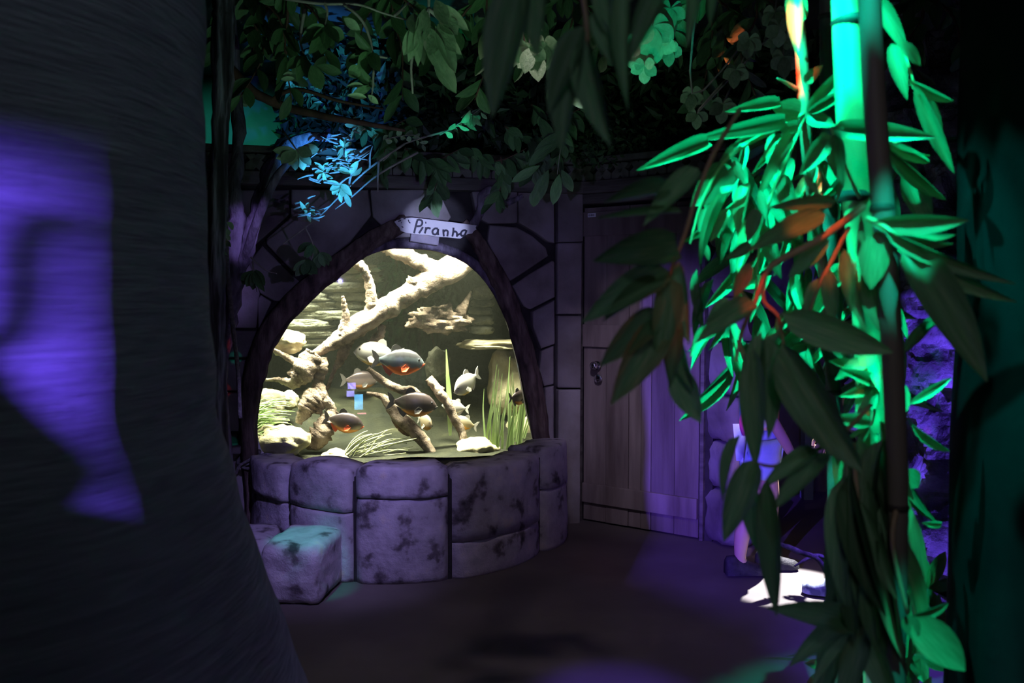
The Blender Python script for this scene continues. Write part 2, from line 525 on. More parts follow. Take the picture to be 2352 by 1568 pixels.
def tube_vf(pts, segs=8, n=5, rough=0.0, lobes=0, lobe=0.0, twist=0.0, cap=True, flat_y=1.0):
    """pts: (Vector-like xyz, radius) list; returns verts, faces of a swept tube"""
    raw = spline([(p[0][0], p[0][1], p[0][2], p[1]) for p in pts], n)
    V, F = [], []
    prev = None
    L = len(raw)
    for i, q in enumerate(raw):
        c = Vector(q[:3])
        a = Vector(raw[max(i - 1, 0)][:3])
        b_ = Vector(raw[min(i + 1, L - 1)][:3])
        t = (b_ - a)
        t = t.normalized() if t.length > 1e-9 else Vector((0, 0, 1))
        if prev is None:
            ref = Vector((0, 1, 0)) if abs(t.y) < .9 else Vector((1, 0, 0))
            x = (ref - t * ref.dot(t)).normalized()
        else:
            x = (prev - t * prev.dot(t)).normalized()
        prev = x
        y = t.cross(x)
        for k in range(segs):
            th = 2 * math.pi * k / segs
            r = q[3]
            if lobes:
                r *= 1 + lobe * math.sin(lobes * th + twist * i)
            if rough:
                r *= 1 + rough * noise.noise((c + x * math.cos(th) * r + y * math.sin(th) * r) * (0.6 / max(q[3], .01)))
            V.append(c + x * (math.cos(th) * r) + y * (math.sin(th) * r * flat_y))
    for i in range(L - 1):
        for k in range(segs):
            F.append((i * segs + k, i * segs + (k + 1) % segs, (i + 1) * segs + (k + 1) % segs, (i + 1) * segs + k))
    if cap:
        F.append(tuple(reversed(range(segs))))
        F.append(tuple(range((L - 1) * segs, L * segs)))
    return V, F


def tube(name, pts, m, parent=None, **kw):
    V, F = tube_vf(pts, **kw)
    return mesh_obj(name, V, F, m, parent, True)


def merged(name, chunks, m, parent=None, smooth=True):
    V, F = [], []
    for v, f in chunks:
        o = len(V)
        V += v
        F += [tuple(i + o for i in q) for q in f]
    return mesh_obj(name, V, F, m, parent, smooth)


def slab(name, poly, plane, depth, m, parent=None, bev=.012, d0=0.0, wob=.0):
    """polygon of (s, z) on a wall plane standing `depth` proud of it, edges rounded"""
    bm = bmesh.new()
    vs = [bm.verts.new(plane.at(s, z, -d0)) for s, z in poly]
    f = bm.faces.new(vs)
    r = bmesh.ops.extrude_face_region(bm, geom=[f])
    top = [v for v in r['geom'] if isinstance(v, bmesh.types.BMVert)]
    for v in top:
        v.co += plane.n * (depth + random.uniform(-wob, wob))
    topset = set(top)
    edges = [e for e in bm.edges if e.verts[0] in topset]
    if bev:
        bmesh.ops.bevel(bm, geom=edges, offset=bev, segments=3, affect='EDGES', profile=.6)
    return bm_obj(name, bm, m, parent)


def box_vf(x0, x1, y0, y1, z0, z1):
    V = [Vector(p) for p in ((x0, y0, z0), (x1, y0, z0), (x1, y1, z0), (x0, y1, z0), (x0, y0, z1), (x1, y0, z1), (x1, y1, z1), (x0, y1, z1))]
    F = [(0, 3, 2, 1), (4, 5, 6, 7), (0, 1, 5, 4), (1, 2, 6, 5), (2, 3, 7, 6), (3, 0, 4, 7)]
    return V, F


def rock(name, c, sx, sy, sz, m, parent=None, rough=.18, freq=1.6, sub=3, rot=0.0, sq=1.0, seed=0.0):
    """a lumpy stone; sq > 1 makes it blockier"""
    bm = bmesh.new()
    bmesh.ops.create_icosphere(bm, subdivisions=sub, radius=1)
    R = Matrix.Rotation(rot, 3, 'Z')
    for v in bm.verts:
        p = v.co.normalized()
        if sq > 1:
            k = (abs(p.x) ** (2 * sq) + abs(p.y) ** (2 * sq) + abs(p.z) ** (2 * sq)) ** (-1 / (2 * sq))
            p = p * k
        p = p * (1 + rough * noise.fractal(p * freq + Vector((seed, seed * 1.7, -seed)), 1.0, 2.0, 4))
        v.co = R @ Vector((p.x * sx, p.y * sy, p.z * sz)) + Vector(c)
    return bm_obj(name, bm, m, parent, True)


# leaves: unit blades along +X, width 1 (half .5), bent in Z
def blade_mesh(name, kind, bend, fold, nseg=8):
    V, F = [], []
    for i in range(nseg + 1):
        t = i / nseg
        if kind == 'lance':
            wd = .5 * (t ** .6) * ((1 - t) ** .9) / .364
        elif kind == 'broad':
            wd = .5 * (math.sin(math.pi * t ** 1.15) ** .7 if 0 < t < 1 else 0)
        else:                                             # strap
            wd = .5 * min(1, t * 8, (1 - t) * 3.5)
        wd = max(wd, .015)
        z = -bend * t * t
        V += [(t, wd, z + fold * wd), (t, 0, z), (t, -wd, z + fold * wd)]
    for i in range(nseg):
        a = i * 3
        F += [(a, a + 1, a + 4, a + 3), (a + 1, a + 2, a + 5, a + 4)]
    me = bpy.data.meshes.new(name)
    me.from_pydata(V, [], F)
    me.polygons.foreach_set('use_smooth', [True] * len(me.polygons))
    return me


BL = {}
for key, kind, bend, fold in (('l0', 'lance', .04, .25), ('l1', 'lance', .16, .35), ('l2', 'lance', .28, .2), ('l3', 'lance', -.06, .45),
                              ('b0', 'broad', .05, .2), ('b1', 'broad', .18, .3), ('b2', 'broad', -.06, .15)):
    BL[key] = (kind, bend, fold)
BMESH = {}


def blade(key, m):
    k = (key, m.name)
    if k not in BMESH:
        kind, bend, fold = BL[key]
        BMESH[k] = blade_mesh('leaf', kind, bend, fold)
        BMESH[k].materials.append(m)
    return BMESH[k]


def leaf_matrix(a, b_, width, roll):
    """blade from a to b_, flat side to the camera when roll = 0 degrees"""
    x = (b_ - a)
    L = x.length
    x.normalize()
    v = (CAM - (a + b_) * .5).normalized()
    z = (v - x * v.dot(x))
    z = z.normalized() if z.length > 1e-4 else x.orthogonal().normalized()
    z = Matrix.Rotation(math.radians(roll), 3, x) @ z
    y = z.cross(x)
    mt = Matrix.Identity(4)
    for i in range(3):
        mt[i][0] = x[i] * L
        mt[i][1] = y[i] * width
        mt[i][2] = z[i] * L
        mt[i][3] = a[i]
    return mt


def leaf(parent, a, b_, width, roll, key, m, name='leaf'):
    o = bpy.data.objects.new(name, blade(key, m))
    COL.objects.link(o)
    mt = leaf_matrix(a, b_, width, roll)
    if parent is not None:
        o.parent = parent
        mt = Matrix.Translation(-root_loc(parent)) @ mt
    o.matrix_basis = mt
    return o


# ================================================================== THE SETTING
CEIL = 3.3
V, F = box_vf(-3.6, 3.6, -1.6, 8.6, -.05, 0)
floor = struct(mesh_obj('floor', V, F, M['floor']), 'smooth dark brown floor with coloured light spots')
V, F = box_vf(-3.6, 3.6, -1.6, 8.6, CEIL, CEIL + .05)
struct(mesh_obj('ceiling', V, F, M['dark']), 'dark ceiling above the hanging foliage')
V, F = box_vf(-3.6, 3.6, 8.5, 8.6, 0, CEIL)
struct(mesh_obj('wall_rear', V, F, M['teal']), 'blue green plaster wall high behind the aquarium front')
V, F = box_vf(-3.6, -3.5, -1.6, 8.5, 0, CEIL)
struct(mesh_obj('wall_left', V, F, M['dark']), 'dark wall behind the big trunk')
V, F = box_vf(3.5, 3.6, -1.6, 8.5, 0, CEIL)
struct(mesh_obj('wall_right', V, F, M['dark']), 'dark wall behind the bamboo')
V, F = box_vf(-3.5, 3.5, -1.6, -1.5, 0, CEIL)
struct(mesh_obj('wall_entrance', V, F, M['dark']), 'dark wall behind the visitor')
# low upper back wall seen over the aquarium front
pl = [P(430, 240, 7.0), P(760, 240, 7.3)]
V, F = box_vf(-3.4, -.9, 7.2, 7.3, 0, CEIL)
struct(mesh_obj('wall_back', V, F, M['teal']), 'green lit plaster wall above the stone ledge')

# ---- wall with the aquarium window
WTOP = 2.30
outline_px = [(905, 569), (840, 582), (780, 622), (720, 682), (664, 742), (622, 802), (597, 872), (584, 950), (584, 1010), (596, 1060), (640, 1100),
              (760, 1120), (900, 1122), (1040, 1118), (1160, 1100), (1215, 1060), (1229, 1010), (1216, 950), (1193, 830), (1168, 735), (1133, 655), (1075, 603), (1000, 575)]
hole = [W1.hit(x, y) for x, y in outline_px]
hole = [tuple(q) for q in spline(hole + [hole[0]], 3)][:-1]
outer = [(0, 0), (W1.L, 0), (W1.L, WTOP), (0, WTOP)]
TH = .10
allp = outer + hole
tris = tessellate_polygon([[Vector((s, z, 0)) for s, z in outer], [Vector((s, z, 0)) for s, z in hole]])
V = [W1.at(s, z) for s, z in allp] + [W1.at(s, z, TH) for s, z in allp]
N = len(allp)
F = [tuple(t) for t in tris] + [tuple(i + N for i in reversed(t)) for t in tris]
for lo, hi in ((0, 4), (4, N)):
    n_ = hi - lo
    for i in range(n_):
        a, b_ = lo + i, lo + (i + 1) % n_
        F.append((a, b_, b_ + N, a + N))
wall_aq = struct(mesh_obj('wall_front', V, F, M['mortar']), 'rough stone block wall around the aquarium window')

blocks_px = [
    [(470, 440), (661, 440), (661, 496), (604, 544), (566, 574), (470, 574)],
    [(671, 440), (841, 440), (848, 498), (800, 556), (735, 606), (678, 624), (616, 561), (616, 549), (671, 502)],
    [(851, 440), (1000, 440), (1030, 500), (1000, 540), (905, 545), (858, 500)],
    [(604, 568), (668, 634), (684, 646), (650, 690), (630, 688), (600, 671), (575, 604)],
    [(560, 582), (572, 606), (594, 672), (588, 750), (480, 750), (480, 582)],
    [(600, 681), (622, 695), (602, 738), (595, 752), (594, 690)],
    [(480, 760), (588, 760), (574, 818), (480, 818)],
    [(478, 828), (562, 828), (556, 893), (478, 893)],
    [(478, 903), (554, 903), (556, 985), (478, 985)],
    [(478, 1040), (560, 1040), (570, 1225), (478, 1225)],
    [(1188, 444), (1267, 444), (1267, 556), (1252, 553), (1224, 530), (1190, 512)],
    [(1082, 444), (1181, 444), (1181, 512), (1120, 512), (1094, 500)],
    [(1124, 520), (1184, 526), (1217, 545), (1247, 570), (1252, 588), (1205, 619), (1169, 643), (1152, 622), (1120, 555)],
    [(1262, 602), (1267, 604), (1267, 680), (1214, 708), (1200, 700), (1176, 656), (1214, 632)],
    [(1267, 692), (1267, 786), (1238, 796), (1222, 750), (1220, 718)],
    [(1267, 796), (1267, 878), (1247, 882), (1238, 850), (1241, 808)],
    [(1267, 888), (1267, 1005), (1252, 1010), (1248, 892)],
    [(1277, 444), (1332, 444), (1332, 553), (1277, 554)],
    [(1277, 562), (1332, 561), (1331, 718), (1277, 718)],
    [(1277, 728), (1330, 728), (1328, 886), (1277, 886)],
    [(1277, 896), (1327, 896), (1326, 1208), (1277, 1222)],
]
for i, bp_ in enumerate(blocks_px):
    gx, gy = sum(q[0] for q in bp_) / len(bp_), sum(q[1] for q in bp_) / len(bp_)
    bp_ = [(x + 3.4 * (x - gx) / math.hypot(x - gx, y - gy), y + 3.4 * (y - gy) / math.hypot(x - gx, y - gy)) for x, y in bp_]
    slab('stone', [W1.hit(x, y) for x, y in bp_], W1, .045 + .02 * ((i * 7) % 3) / 2, M['wallstone'], wall_aq, bev=.014)

# timber strip, cap board and chevron frieze along the wall tops
for k, (wp, s1) in enumerate(((W1, W1.L + .0), (W2, W2.L + .1))):
    tr = struct(slab('trim_%d' % (k + 1), [(0, 2.205), (s1, 2.205), (s1, 2.285), (0, 2.285)], wp, .10, M['beam'], None, bev=.01),
                'weathered timber board along the wall top')
    n_ = int(s1 / .125)
    for i in range(n_):
        s = (i + .5) * s1 / n_
        h = .062
        for sg in (-1, 1):
            slab('chevron', [(s - sg * .062, 2.288), (s - sg * .018, 2.288), (s + sg * .062, 2.288 + h * 1.6), (s + sg * .010, 2.288 + h * 1.7), (s - sg * .062, 2.33)][::sg],
                 wp, .05, M['frieze'], tr, bev=.006, d0=.02)
    slab('cap_stone', [(0, 2.40), (s1, 2.40), (s1, 2.44), (0, 2.44)], wp, .09, M['frieze'], tr, bev=.01)
    slab('back_board', [(0, 2.285), (s1, 2.285), (s1, 2.41), (0, 2.41)], wp, .015, M['mortar'], tr, bev=0)

# green ledge stone at the far left
led = struct(slab('trim_3', [W1.hit(478, 1018), W1.hit(556, 1018), W1.hit(556, 1034), W1.hit(478, 1034)], W1, .16, M['wallstone'], None, bev=.015),
             'narrow stone ledge left of the window post')

# ---- wall with the door
def sx2(px):
    return W2.hit(px, 900)[0]


dl, dr, dtop = sx2(1342), sx2(1609), 2.12
pol = [(0, 0), (dl - .015, 0), (dl - .015, dtop + .02), (dr + .015, dtop + .02), (dr + .015, 0), (W2.L, 0), (W2.L, WTOP), (0, WTOP)]
bm = bmesh.new()
f = bm.faces.new([bm.verts.new(W2.at(s, z)) for s, z in pol])
r = bmesh.ops.extrude_face_region(bm, geom=[f])
for v in r['geom']:
    if isinstance(v, bmesh.types.BMVert):
        v.co -= W2.n * .1
wall_door = struct(bm_obj('wall_door', bm, M['mortar']), 'stone wall holding the plank door')
slab('lintel', [(dl - .10, dtop + .02), (dr + .05, dtop + .02), (dr + .05, dtop + .085), (dl - .10, dtop + .085)], W2, .07, M['beam'], wall_door, bev=.01)
slab('door_post', [(dl - .06, 0), (dl - .012, 0), (dl - .012, dtop + .02), (dl - .06, dtop + .02)], W2, .035, M['beam'], wall_door, bev=.006)
slab('door_post', [(dr + .010, 0), (dr + .035, 0), (dr + .035, dtop + .02), (dr + .010, dtop + .02)], W2, .03, M['beam'], wall_door, bev=.006)

dbase = W2.at((dl + dr) / 2, 0)
door = empty('door_1', dbase, 'weathered wooden plank door with two round metal lock plates', 'door')
door['kind'] = 'structure'
edges = [dl] + [sx2(x) for x in (1394, 1446, 1475, 1498, 1552)] + [dr]
for i in range(len(edges) - 1):
    slab('plank', [(edges[i] + .002, .012), (edges[i + 1] - .002, .012), (edges[i + 1] - .002, dtop), (edges[i] + .002, dtop)], W2, .03 + .004 * (i % 2),
         M['plank'], door, bev=.004, d0=-.02)
for z0, z1, sa, sb in ((.135, .265, dl, dr), (1.19, 1.34, dl, dr), (1.93, 2.09, dl, dr)):
    slab('ledge_board', [(sa + .004, z0), (sb - .004, z0 - .004), (sb - .004, z1 - .004), (sa + .004, z1)], W2, .022, M['plank'], door, bev=.004, d0=.012)


def disc(name, wp, s, z, rad, prof, m, parent):
    """turned fitting: prof = list of (radius factor, height)"""
    c = wp.at(s, z, -.034)
    u, up, n = wp.u, Vector((0, 0, 1)), wp.n
    V, F = [], []
    S = 20
    for rf, h in prof:
        for k in range(S):
            th = 2 * math.pi * k / S
            V.append(c + (u * math.cos(th) + up * math.sin(th)) * rad * rf + n * h)
    for i in range(len(prof) - 1):
        for k in range(S):
            F.append((i * S + k, i * S + (k + 1) % S, (i + 1) * S + (k + 1) % S, (i + 1) * S + k))
    F.append(tuple(range((len(prof) - 1) * S, len(prof) * S)))
    return mesh_obj(name, V, F, m, parent, True)


ks, kz = W2.hit(1377, 838)
disc('door_knob', W2, ks, kz, .030, [(1, 0), (1, .008), (.55, .010), (.5, .02), (.85, .028), (.95, .04), (.85, .052), (.5, .06), (.1, .062)], M['chrome'], door)
ks2, kz2 = W2.hit(1380, 868)
esc = disc('lock_plate', W2, ks2, kz2, .030, [(1, 0), (1, .006), (.85, .011), (.1, .011)], M['chrome'], door)
slab('keyhole', [(ks2 - .006, kz2 - .014), (ks2 + .006, kz2 - .014), (ks2 + .004, kz2), (ks2 + .008, kz2 + .007), (ks2, kz2 + .013), (ks2 - .008, kz2 + .007), (ks2 - .004, kz2)],
     W2, .0015, M['ink'], esc, bev=0, d0=.0455)
# small number tag
ls, lz = W2.hit(1366, 495)
numtag = tag(slab('number_tag', [(ls - .031, lz - .013), (ls + .031, lz - .013), (ls + .031, lz + .013), (ls - .031, lz + .013)], W2, .004, M['white'], None, bev=.001, d0=.036),
             'tiny white printed tag at the top of the plank door', 'tag')
for i in range(5):
    x0 = ls - .02 + i * .009
    zz = .0045 if i % 2 else .006
    slab('character', [(x0 - .0022, lz - zz), (x0 + .0022, lz - zz), (x0 + .0022, lz + zz), (x0 - .0022, lz + zz)], W2, .0006, M['ink'], numtag, bev=0, d0=.040)

# pillar of stones right of the door
pil = struct(bpy.data.objects.new('wall_pillar', None), 'blue lit stone pillar between the door and the passage')
COL.objects.link(pil)
pil.location = (1.36, 5.42, 0)
z = 0
for i, h in enumerate((.34, .30, .28, .33, .27, .30, .31, .27)):
    c = Vector((1.36 + .01 * (i % 2), 5.44, z + h / 2))
    rock('stone', c, .125, .16, h / 2 - .004, M['wallstone'], pil, rough=.07, freq=2.2, sub=3, rot=.35, sq=3.2, seed=i * 3.1)
    z += h

# passage behind
V, F = box_vf(1.24, 3.5, 6.9, 7.0, 0, CEIL)
struct(mesh_obj('wall_passage', V, F, M['wallstone']), 'purple lit wall at the end of the passage')
V, F = box_vf(2.20, 2.27, 6.62, 6.72, 0, 2.2)
struct(mesh_obj('trim_4', V, F, M['teal']), 'pale greenish post at the end of the passage')

# ================================================================== ARCH POSTS
def postpt(x, y, r, d=-.09):
    return (W1.pt(x, y, d), r)


lp = tube('arch_post', [(W1.at(W1.hit(592, 1235)[0] - .02, 0.0, -.12), .055), postpt(584, 1150, .052), postpt(572, 1040, .052), postpt(571, 940, .055), postpt(585, 860, .062),
                        postpt(612, 775, .066), postpt(665, 705, .068), postpt(735, 640, .066), postpt(800, 590, .060), postpt(860, 548, .055), postpt(935, 508, .050)],
          M['log'], None, segs=16, n=6, rough=.18, lobes=5, lobe=.13, twist=.05)
tag(lp, 'long bent dark log framing the left of the aquarium window', 'log')
rp_ = tube('arch_post', [postpt(1247, 1045, .055), postpt(1240, 985, .056), postpt(1228, 900, .056), postpt(1208, 815, .056), postpt(1183, 735, .055), postpt(1152, 655, .052),
                         postpt(1120, 595, .048), postpt(1092, 548, .042), postpt(1062, 512, .036)],
           M['log'], None, segs=16, n=6, rough=.18, lobes=4, lobe=.15, twist=.06)
tag(rp_, 'bent grey brown log framing the right of the aquarium window', 'log')
# dark inner rim of the arch
rim = [(W1.pt(x, y, .01), .032) for x, y in ((760, 640), (800, 603), (850, 573), (905, 560), (960, 561), (1010, 568), (1065, 590), (1110, 625), (1145, 675), (1170, 730))]
struct(tube('window_surround', rim, M['vine'], None, segs=10, n=4, rough=.1), 'dark blue moulded rim over the top of the aquarium glass')
# small stone under the sign
slab('stone', [W1.hit(940, 536), W1.hit(1004, 546), W1.hit(1002, 566), W1.hit(938, 556)], W1, .10, M['stone'], wall_aq, bev=.01)
# rope tied round the left post
rc = W1.pt(572, 1055, -.09)
rope_knot = empty('tied_rope', rc, 'short grey rope knotted round the foot of the left log', 'rope')
for k in range(2):
    ring = [(rc + Vector((math.cos(t) * .066, math.sin(t) * .066, .035 * math.sin(t * .9 + k) + k * .022 - .01)), .010) for t in [i * math.pi / 6 for i in range(13)]]
    tube('rope_turn', ring, M['rope'], rope_knot, segs=6, n=2)
tube('rope_end', [(W1.pt(590, 1048, -.17), .011), (W1.pt(565, 1060, -.18), .010), (W1.pt(550, 1070, -.18), .009), (W1.pt(542, 1088, -.17), .008)], M['rope'], rope_knot, segs=6)
tube('rope_end', [(W1.pt(580, 1052, -.16), .011), (W1.pt(610, 1043, -.17), .010), (W1.pt(640, 1047, -.14), .008)], M['rope'], rope_knot, segs=6)

# ================================================================== SIGN
SD = -.165
sg = empty('name_sign', W1.pt(1000, 525, SD), 'white jagged wooden board hand lettered Piranha above the aquarium', 'sign')
zs = 2352 / 240.0


def sp(zx, zy):
    return W1.hit(880 + zx / zs, 470 + zy / zs, SD)


board = [(248, 385), (300, 350), (385, 335), (395, 298), (520, 300), (640, 290), (900, 322), (1150, 350), (1500, 390), (2060, 462), (2100, 470), (2075, 520), (2095, 560), (2040, 590),
         (2000, 650), (1900, 662), (1800, 720), (1740, 765), (1600, 755), (1450, 738), (1250, 728), (1000, 690), (700, 660), (520, 640), (390, 590), (360, 520), (300, 460)]


class Off:
    """plane view shifted so slabs can stand off the wall"""
    def __init__(self, wp, d):
        self.u, self.n = wp.u, wp.n
        self.wp, self.d = wp, d

    def at(self, s, z, d=0.0):
        return self.wp.at(s, z, self.d + d)


WS = Off(W1, SD)
slab('board', [sp(*q) for q in board][::-1], WS, .012, M['signwhite'], sg, bev=.003)


def stroke(name, pts, wpx, parent, plane, proj, m, d0=.0125):
    """a painted stroke: flat ribbon with a little body"""
    pts = spline([proj(*q) for q in pts], 5) if len(pts) > 1 else [list(proj(*pts[0]))] * 2
    hw = wpx / zs / 2 / FPX * 5.75
    V, F = [], []
    n_ = len(pts)
    for i, p in enumerate(pts):
        a, b_ = pts[max(i - 1, 0)], pts[min(i + 1, n_ - 1)]
        tx, tz = b_[0] - a[0], b_[1] - a[1]
        L = math.hypot(tx, tz) or 1
        nx, nz_ = -tz / L * hw, tx / L * hw
        for sg_ in (1, -1):
            for d in (0, .002):
                V.append(plane.at(p[0] + nx * sg_, p[1] + nz_ * sg_, -(d0 + d)))
    for i in range(n_ - 1):
        a = i * 4
        b_ = a + 4
        F += [(a + 1, b_ + 1, b_ + 3, a + 3), (a, a + 1, b_ + 1, b_), (a + 2, b_ + 2, b_ + 3, a + 3), (a, b_, b_ + 2, a + 2)]
    F += [(0, 1, 3, 2), (n_ * 4 - 4, n_ * 4 - 3, n_ * 4 - 1, n_ * 4 - 2)]
    return V, F


letters = [
    ('letter', [[(690, 645), (720, 520), (760, 365)], [(750, 360), (800, 340), (860, 360), (875, 420), (840, 475), (750, 490)]]),
    ('letter', [[(800, 645), (850, 570), (890, 505)], [(940, 410), (965, 408)]]),
    ('letter', [[(930, 650), (950, 580), (960, 510)], [(950, 570), (1000, 525), (1060, 545)]]),
    ('letter', [[(1225, 545), (1160, 540), (1105, 595), (1120, 660), (1180, 670), (1225, 610), (1232, 545)], [(1232, 545), (1225, 620), (1235, 690)]]),
    ('letter', [[(1345, 560), (1350, 640), (1360, 715)], [(1350, 620), (1395, 580), (1445, 600), (1445, 660), (1435, 715)]]),
    ('letter', [[(1575, 520), (1570, 620), (1550, 720)], [(1560, 640), (1600, 605), (1645, 625), (1655, 680), (1650, 725)]]),
    ('letter', [[(1850, 575), (1780, 590), (1740, 650), (1760, 700), (1820, 690), (1855, 620), (1870, 575)], [(1660, 690), (1720, 660), (1760, 650)]]),
]
for nm, strokes in letters:
    merged(nm, [stroke(nm, s_, 42, sg, WS, sp, M['ink']) for s_ in strokes], M['ink'], sg, False)
merged('scratch', [stroke('scratch', s_, 22, sg, WS, sp, M['ink']) for s_ in ([(450, 322), (500, 318)], [(330, 378), (400, 360)], [(560, 340), (580, 400), (610, 415)], [(410, 495), (450, 515)], [(400, 408), (415, 410)])],
       M['ink'], sg, False)

# ================================================================== PARAPET
par_base = Vector((-.6, 5.0, 0))
par = empty('stone_parapet', par_base, 'curved low wall of big rounded purple grey stone blocks below the aquarium', 'low wall')
plan = [(-1.60, 5.36), (-1.40, 5.03), (-1.257, 4.905), (-.845, 4.64), (-.325, 4.69), (.19, 5.23), (.345, 5.56), (.36, 5.80)]
cen = Vector((-.62, 5.75))


def stone_wall(name, p0, p1, bul, z0, z1, th, m, parent, gap=.008, top=False, seed=0., hump=0.):
    """curved block between two plan points; its top rounded when top = True"""
    a, b_ = Vector(p0), Vector(p1)
    mid = (a + b_) * .5
    out = (mid - cen).normalized()
    L = (b_ - a).length
    t = (b_ - a).normalized()
    a = a + t * gap
    b_ = b_ - t * gap
    rows, nu = [], 14
    prof = [(0.0, 0.0), (0.0, .15), (0.0, .35), (0.0, .55), (0.0, .75), (.012, .90), (.04, .975), (.09, 1.0), (.6, 1.0), (1.0, .97), (1.0, .5), (1.0, 0.0)] if top else \
        [(.02, 0.0), (0.002, .06), (0.0, .25), (0.0, .5), (0.0, .75), (0.002, .94), (.02, 1.0), (.5, 1.0), (1.0, 1.0), (1.0, 0.0)]
    V, F = [], []
    for i in range(nu + 1):
        k = i / nu
        e = min(k, 1 - k) * L
        shrink = max(0, 1 - e / .035) ** 2 * .022
        p = a + (b_ - a) * k + out * (bul * 4 * k * (1 - k))
        inward = (cen - p).normalized()
        for (dv, hv) in prof:
            zz = z0 + (z1 - z0 + hump * math.sin(math.pi * k)) * hv
            if hv >= .9 and top:
                zz -= shrink * .8
            q = p + inward * (dv * th + (shrink if dv < .5 else 0))
            v = Vector((q.x, q.y, zz))
            nzv = noise.fractal(v * 4.5 + Vector((seed, 0, seed)), 1, 2, 4)
            v += Vector((-inward.x, -inward.y, 0)) * nzv * .014
            if top and hv > .9:
                v.z += nzv * .012
            V.append(v)
    K = len(prof)
    for i in range(nu):
        for j in range(K - 1):
            F.append((i * K + j, i * K + j + 1, (i + 1) * K + j + 1, (i + 1) * K + j))
        F.append((i * K + K - 1, i * K, (i + 1) * K, (i + 1) * K + K - 1))
    F.append(tuple(range(K)))
    F.append(tuple(nu * K + j for j in reversed(range(K))))
    return mesh_obj(name, V, F, m, parent, True)


specs = [(0, 2, .05, .37, .565, 0), (2, 3, .05, .375, .60, .03), (3, 4, .045, .455, .625, 0), (4, 5, .08, .20, .60, 0), (5, 6, .04, .37, .625, 0), (6, 7, .0, .3, .60, 0)]
for i, (a, b_, bul, zj, zt, hump) in enumerate(specs):
    g = .014 if i in (2, 3) else .008
    stone_wall('stone', plan[a], plan[b_], bul, zj + .004, zt, .26, M['stone'], par, g, True, i * 5.3, hump)
    stone_wall('stone', plan[a], plan[b_], bul, 0.0, zj - .004, .26, M['stone'], par, g, False, i * 5.3 + 2)
core = []
for i, (a, b_, bul, zj, zt, hump) in enumerate(specs):
    p0, p1 = Vector(plan[a]), Vector(plan[b_])
    V_, F_ = [], []
    for k in range(9):
        t = k / 8
        p = p0 + (p1 - p0) * t + ((p0 + p1) * .5 - cen).normalized() * (bul * 4 * t * (1 - t))
        inw = (cen - p).normalized()
        for dv in (.035, .22):
            for zz in (0, zt - .06):
                q = p + inw * dv
                V_.append(Vector((q.x, q.y, zz)))
    for k in range(8):
        o_ = k * 4
        F_ += [(o_, o_ + 1, o_ + 5, o_ + 4), (o_ + 2, o_ + 6, o_ + 7, o_ + 3), (o_ + 1, o_ + 3, o_ + 7, o_ + 5)]
    core.append((V_, F_))
merged('mortar_core', core, M['mortar'], par, False)
# fill behind the parapet under the glass
fp = [(-1.38, 5.30), (-1.2, 5.1), (-.8, 4.86), (-.36, 4.90), (.08, 5.30), (.16, 5.62)]
V = [Vector((x, y, zz)) for zz in (0, .46) for x, y in fp] + [W1.at(W1.hit(1235, 1000)[0], zz, -.005) for zz in (0, .46)] + [W1.at(W1.hit(590, 1000)[0], zz, -.005) for zz in (0, .46)]
ring0 = [0, 1, 2, 3, 4, 5, 12, 14]
ring1 = [6, 7, 8, 9, 10, 11, 13, 15]
F = [tuple(ring1), tuple(reversed(ring0))] + [(ring0[i], ring0[(i + 1) % 8], ring1[(i + 1) % 8], ring1[i]) for i in range(8)]
mesh_obj('top_fill', V, F, M['mortar'], par)

# low step stone in front
st = empty('step_stone', PF(690, 1370), 'low squarish stone block with a green lit top at the foot of the parapet', 'stone')
c = PF(672, 1388)
rock('block', (c.x + .01, c.y + .22, .148), .155, .24, .150, M['stone'], st, rough=.05, freq=2.0, sub=4, rot=-.10, sq=4.5, seed=4)
rock('block', (c.x - .33, c.y + .30, .14), .17, .22, .142, M['stone'], st, rough=.05, freq=2.0, sub=4, rot=.1, sq=4.5, seed=9)

# ================================================================== BIG TRUNK AND COLUMN
TC = Vector((-1.354, 1.734))


def trunk_r(z):
    pts = [(-.02, 1.22), (.3, 1.06), (.64, .918), (.79, .872), (1.02, .797), (1.25, .740), (1.6, .722), (2.0, .715), (2.4, .72), (3.31, .76)]
    for (a, ra), (b_, rb) in zip(pts, pts[1:]):
        if a <= z <= b_:
            k = (z - a) / (b_ - a)
            return ra + (rb - ra) * k
    return pts[-1][1]


V, F = [], []
NZ, NA = 110, 200
for i in range(NZ + 1):
    z = CEIL * i / NZ
    for k in range(NA):
        th = 2 * math.pi * k / NA
        r = trunk_r(z)
        p = Vector((math.cos(th) * 1.2, math.sin(th) * 1.2, z * .35))
        r += .018 * noise.noise(p * 2.4) + .012 * noise.noise(Vector((math.cos(th) * 1.0, math.sin(th) * 1.0, z * 9.0 + th * 1.2)))
        V.append(Vector((TC.x + math.cos(th) * r, TC.y + math.sin(th) * r, z)))
for i in range(NZ):
    for k in range(NA):
        F.append((i * NA + k, i * NA + (k + 1) % NA, (i + 1) * NA + (k + 1) % NA, (i + 1) * NA + k))
TRUNK_BVH = BVHTree.FromPolygons([tuple(v) for v in V], F)
tk = mesh_obj('giant_trunk', V, F, M['trunk'], None, True)
tag(tk, 'huge grey carved tree trunk with a flaring foot, lit blue on its left', 'tree trunk')

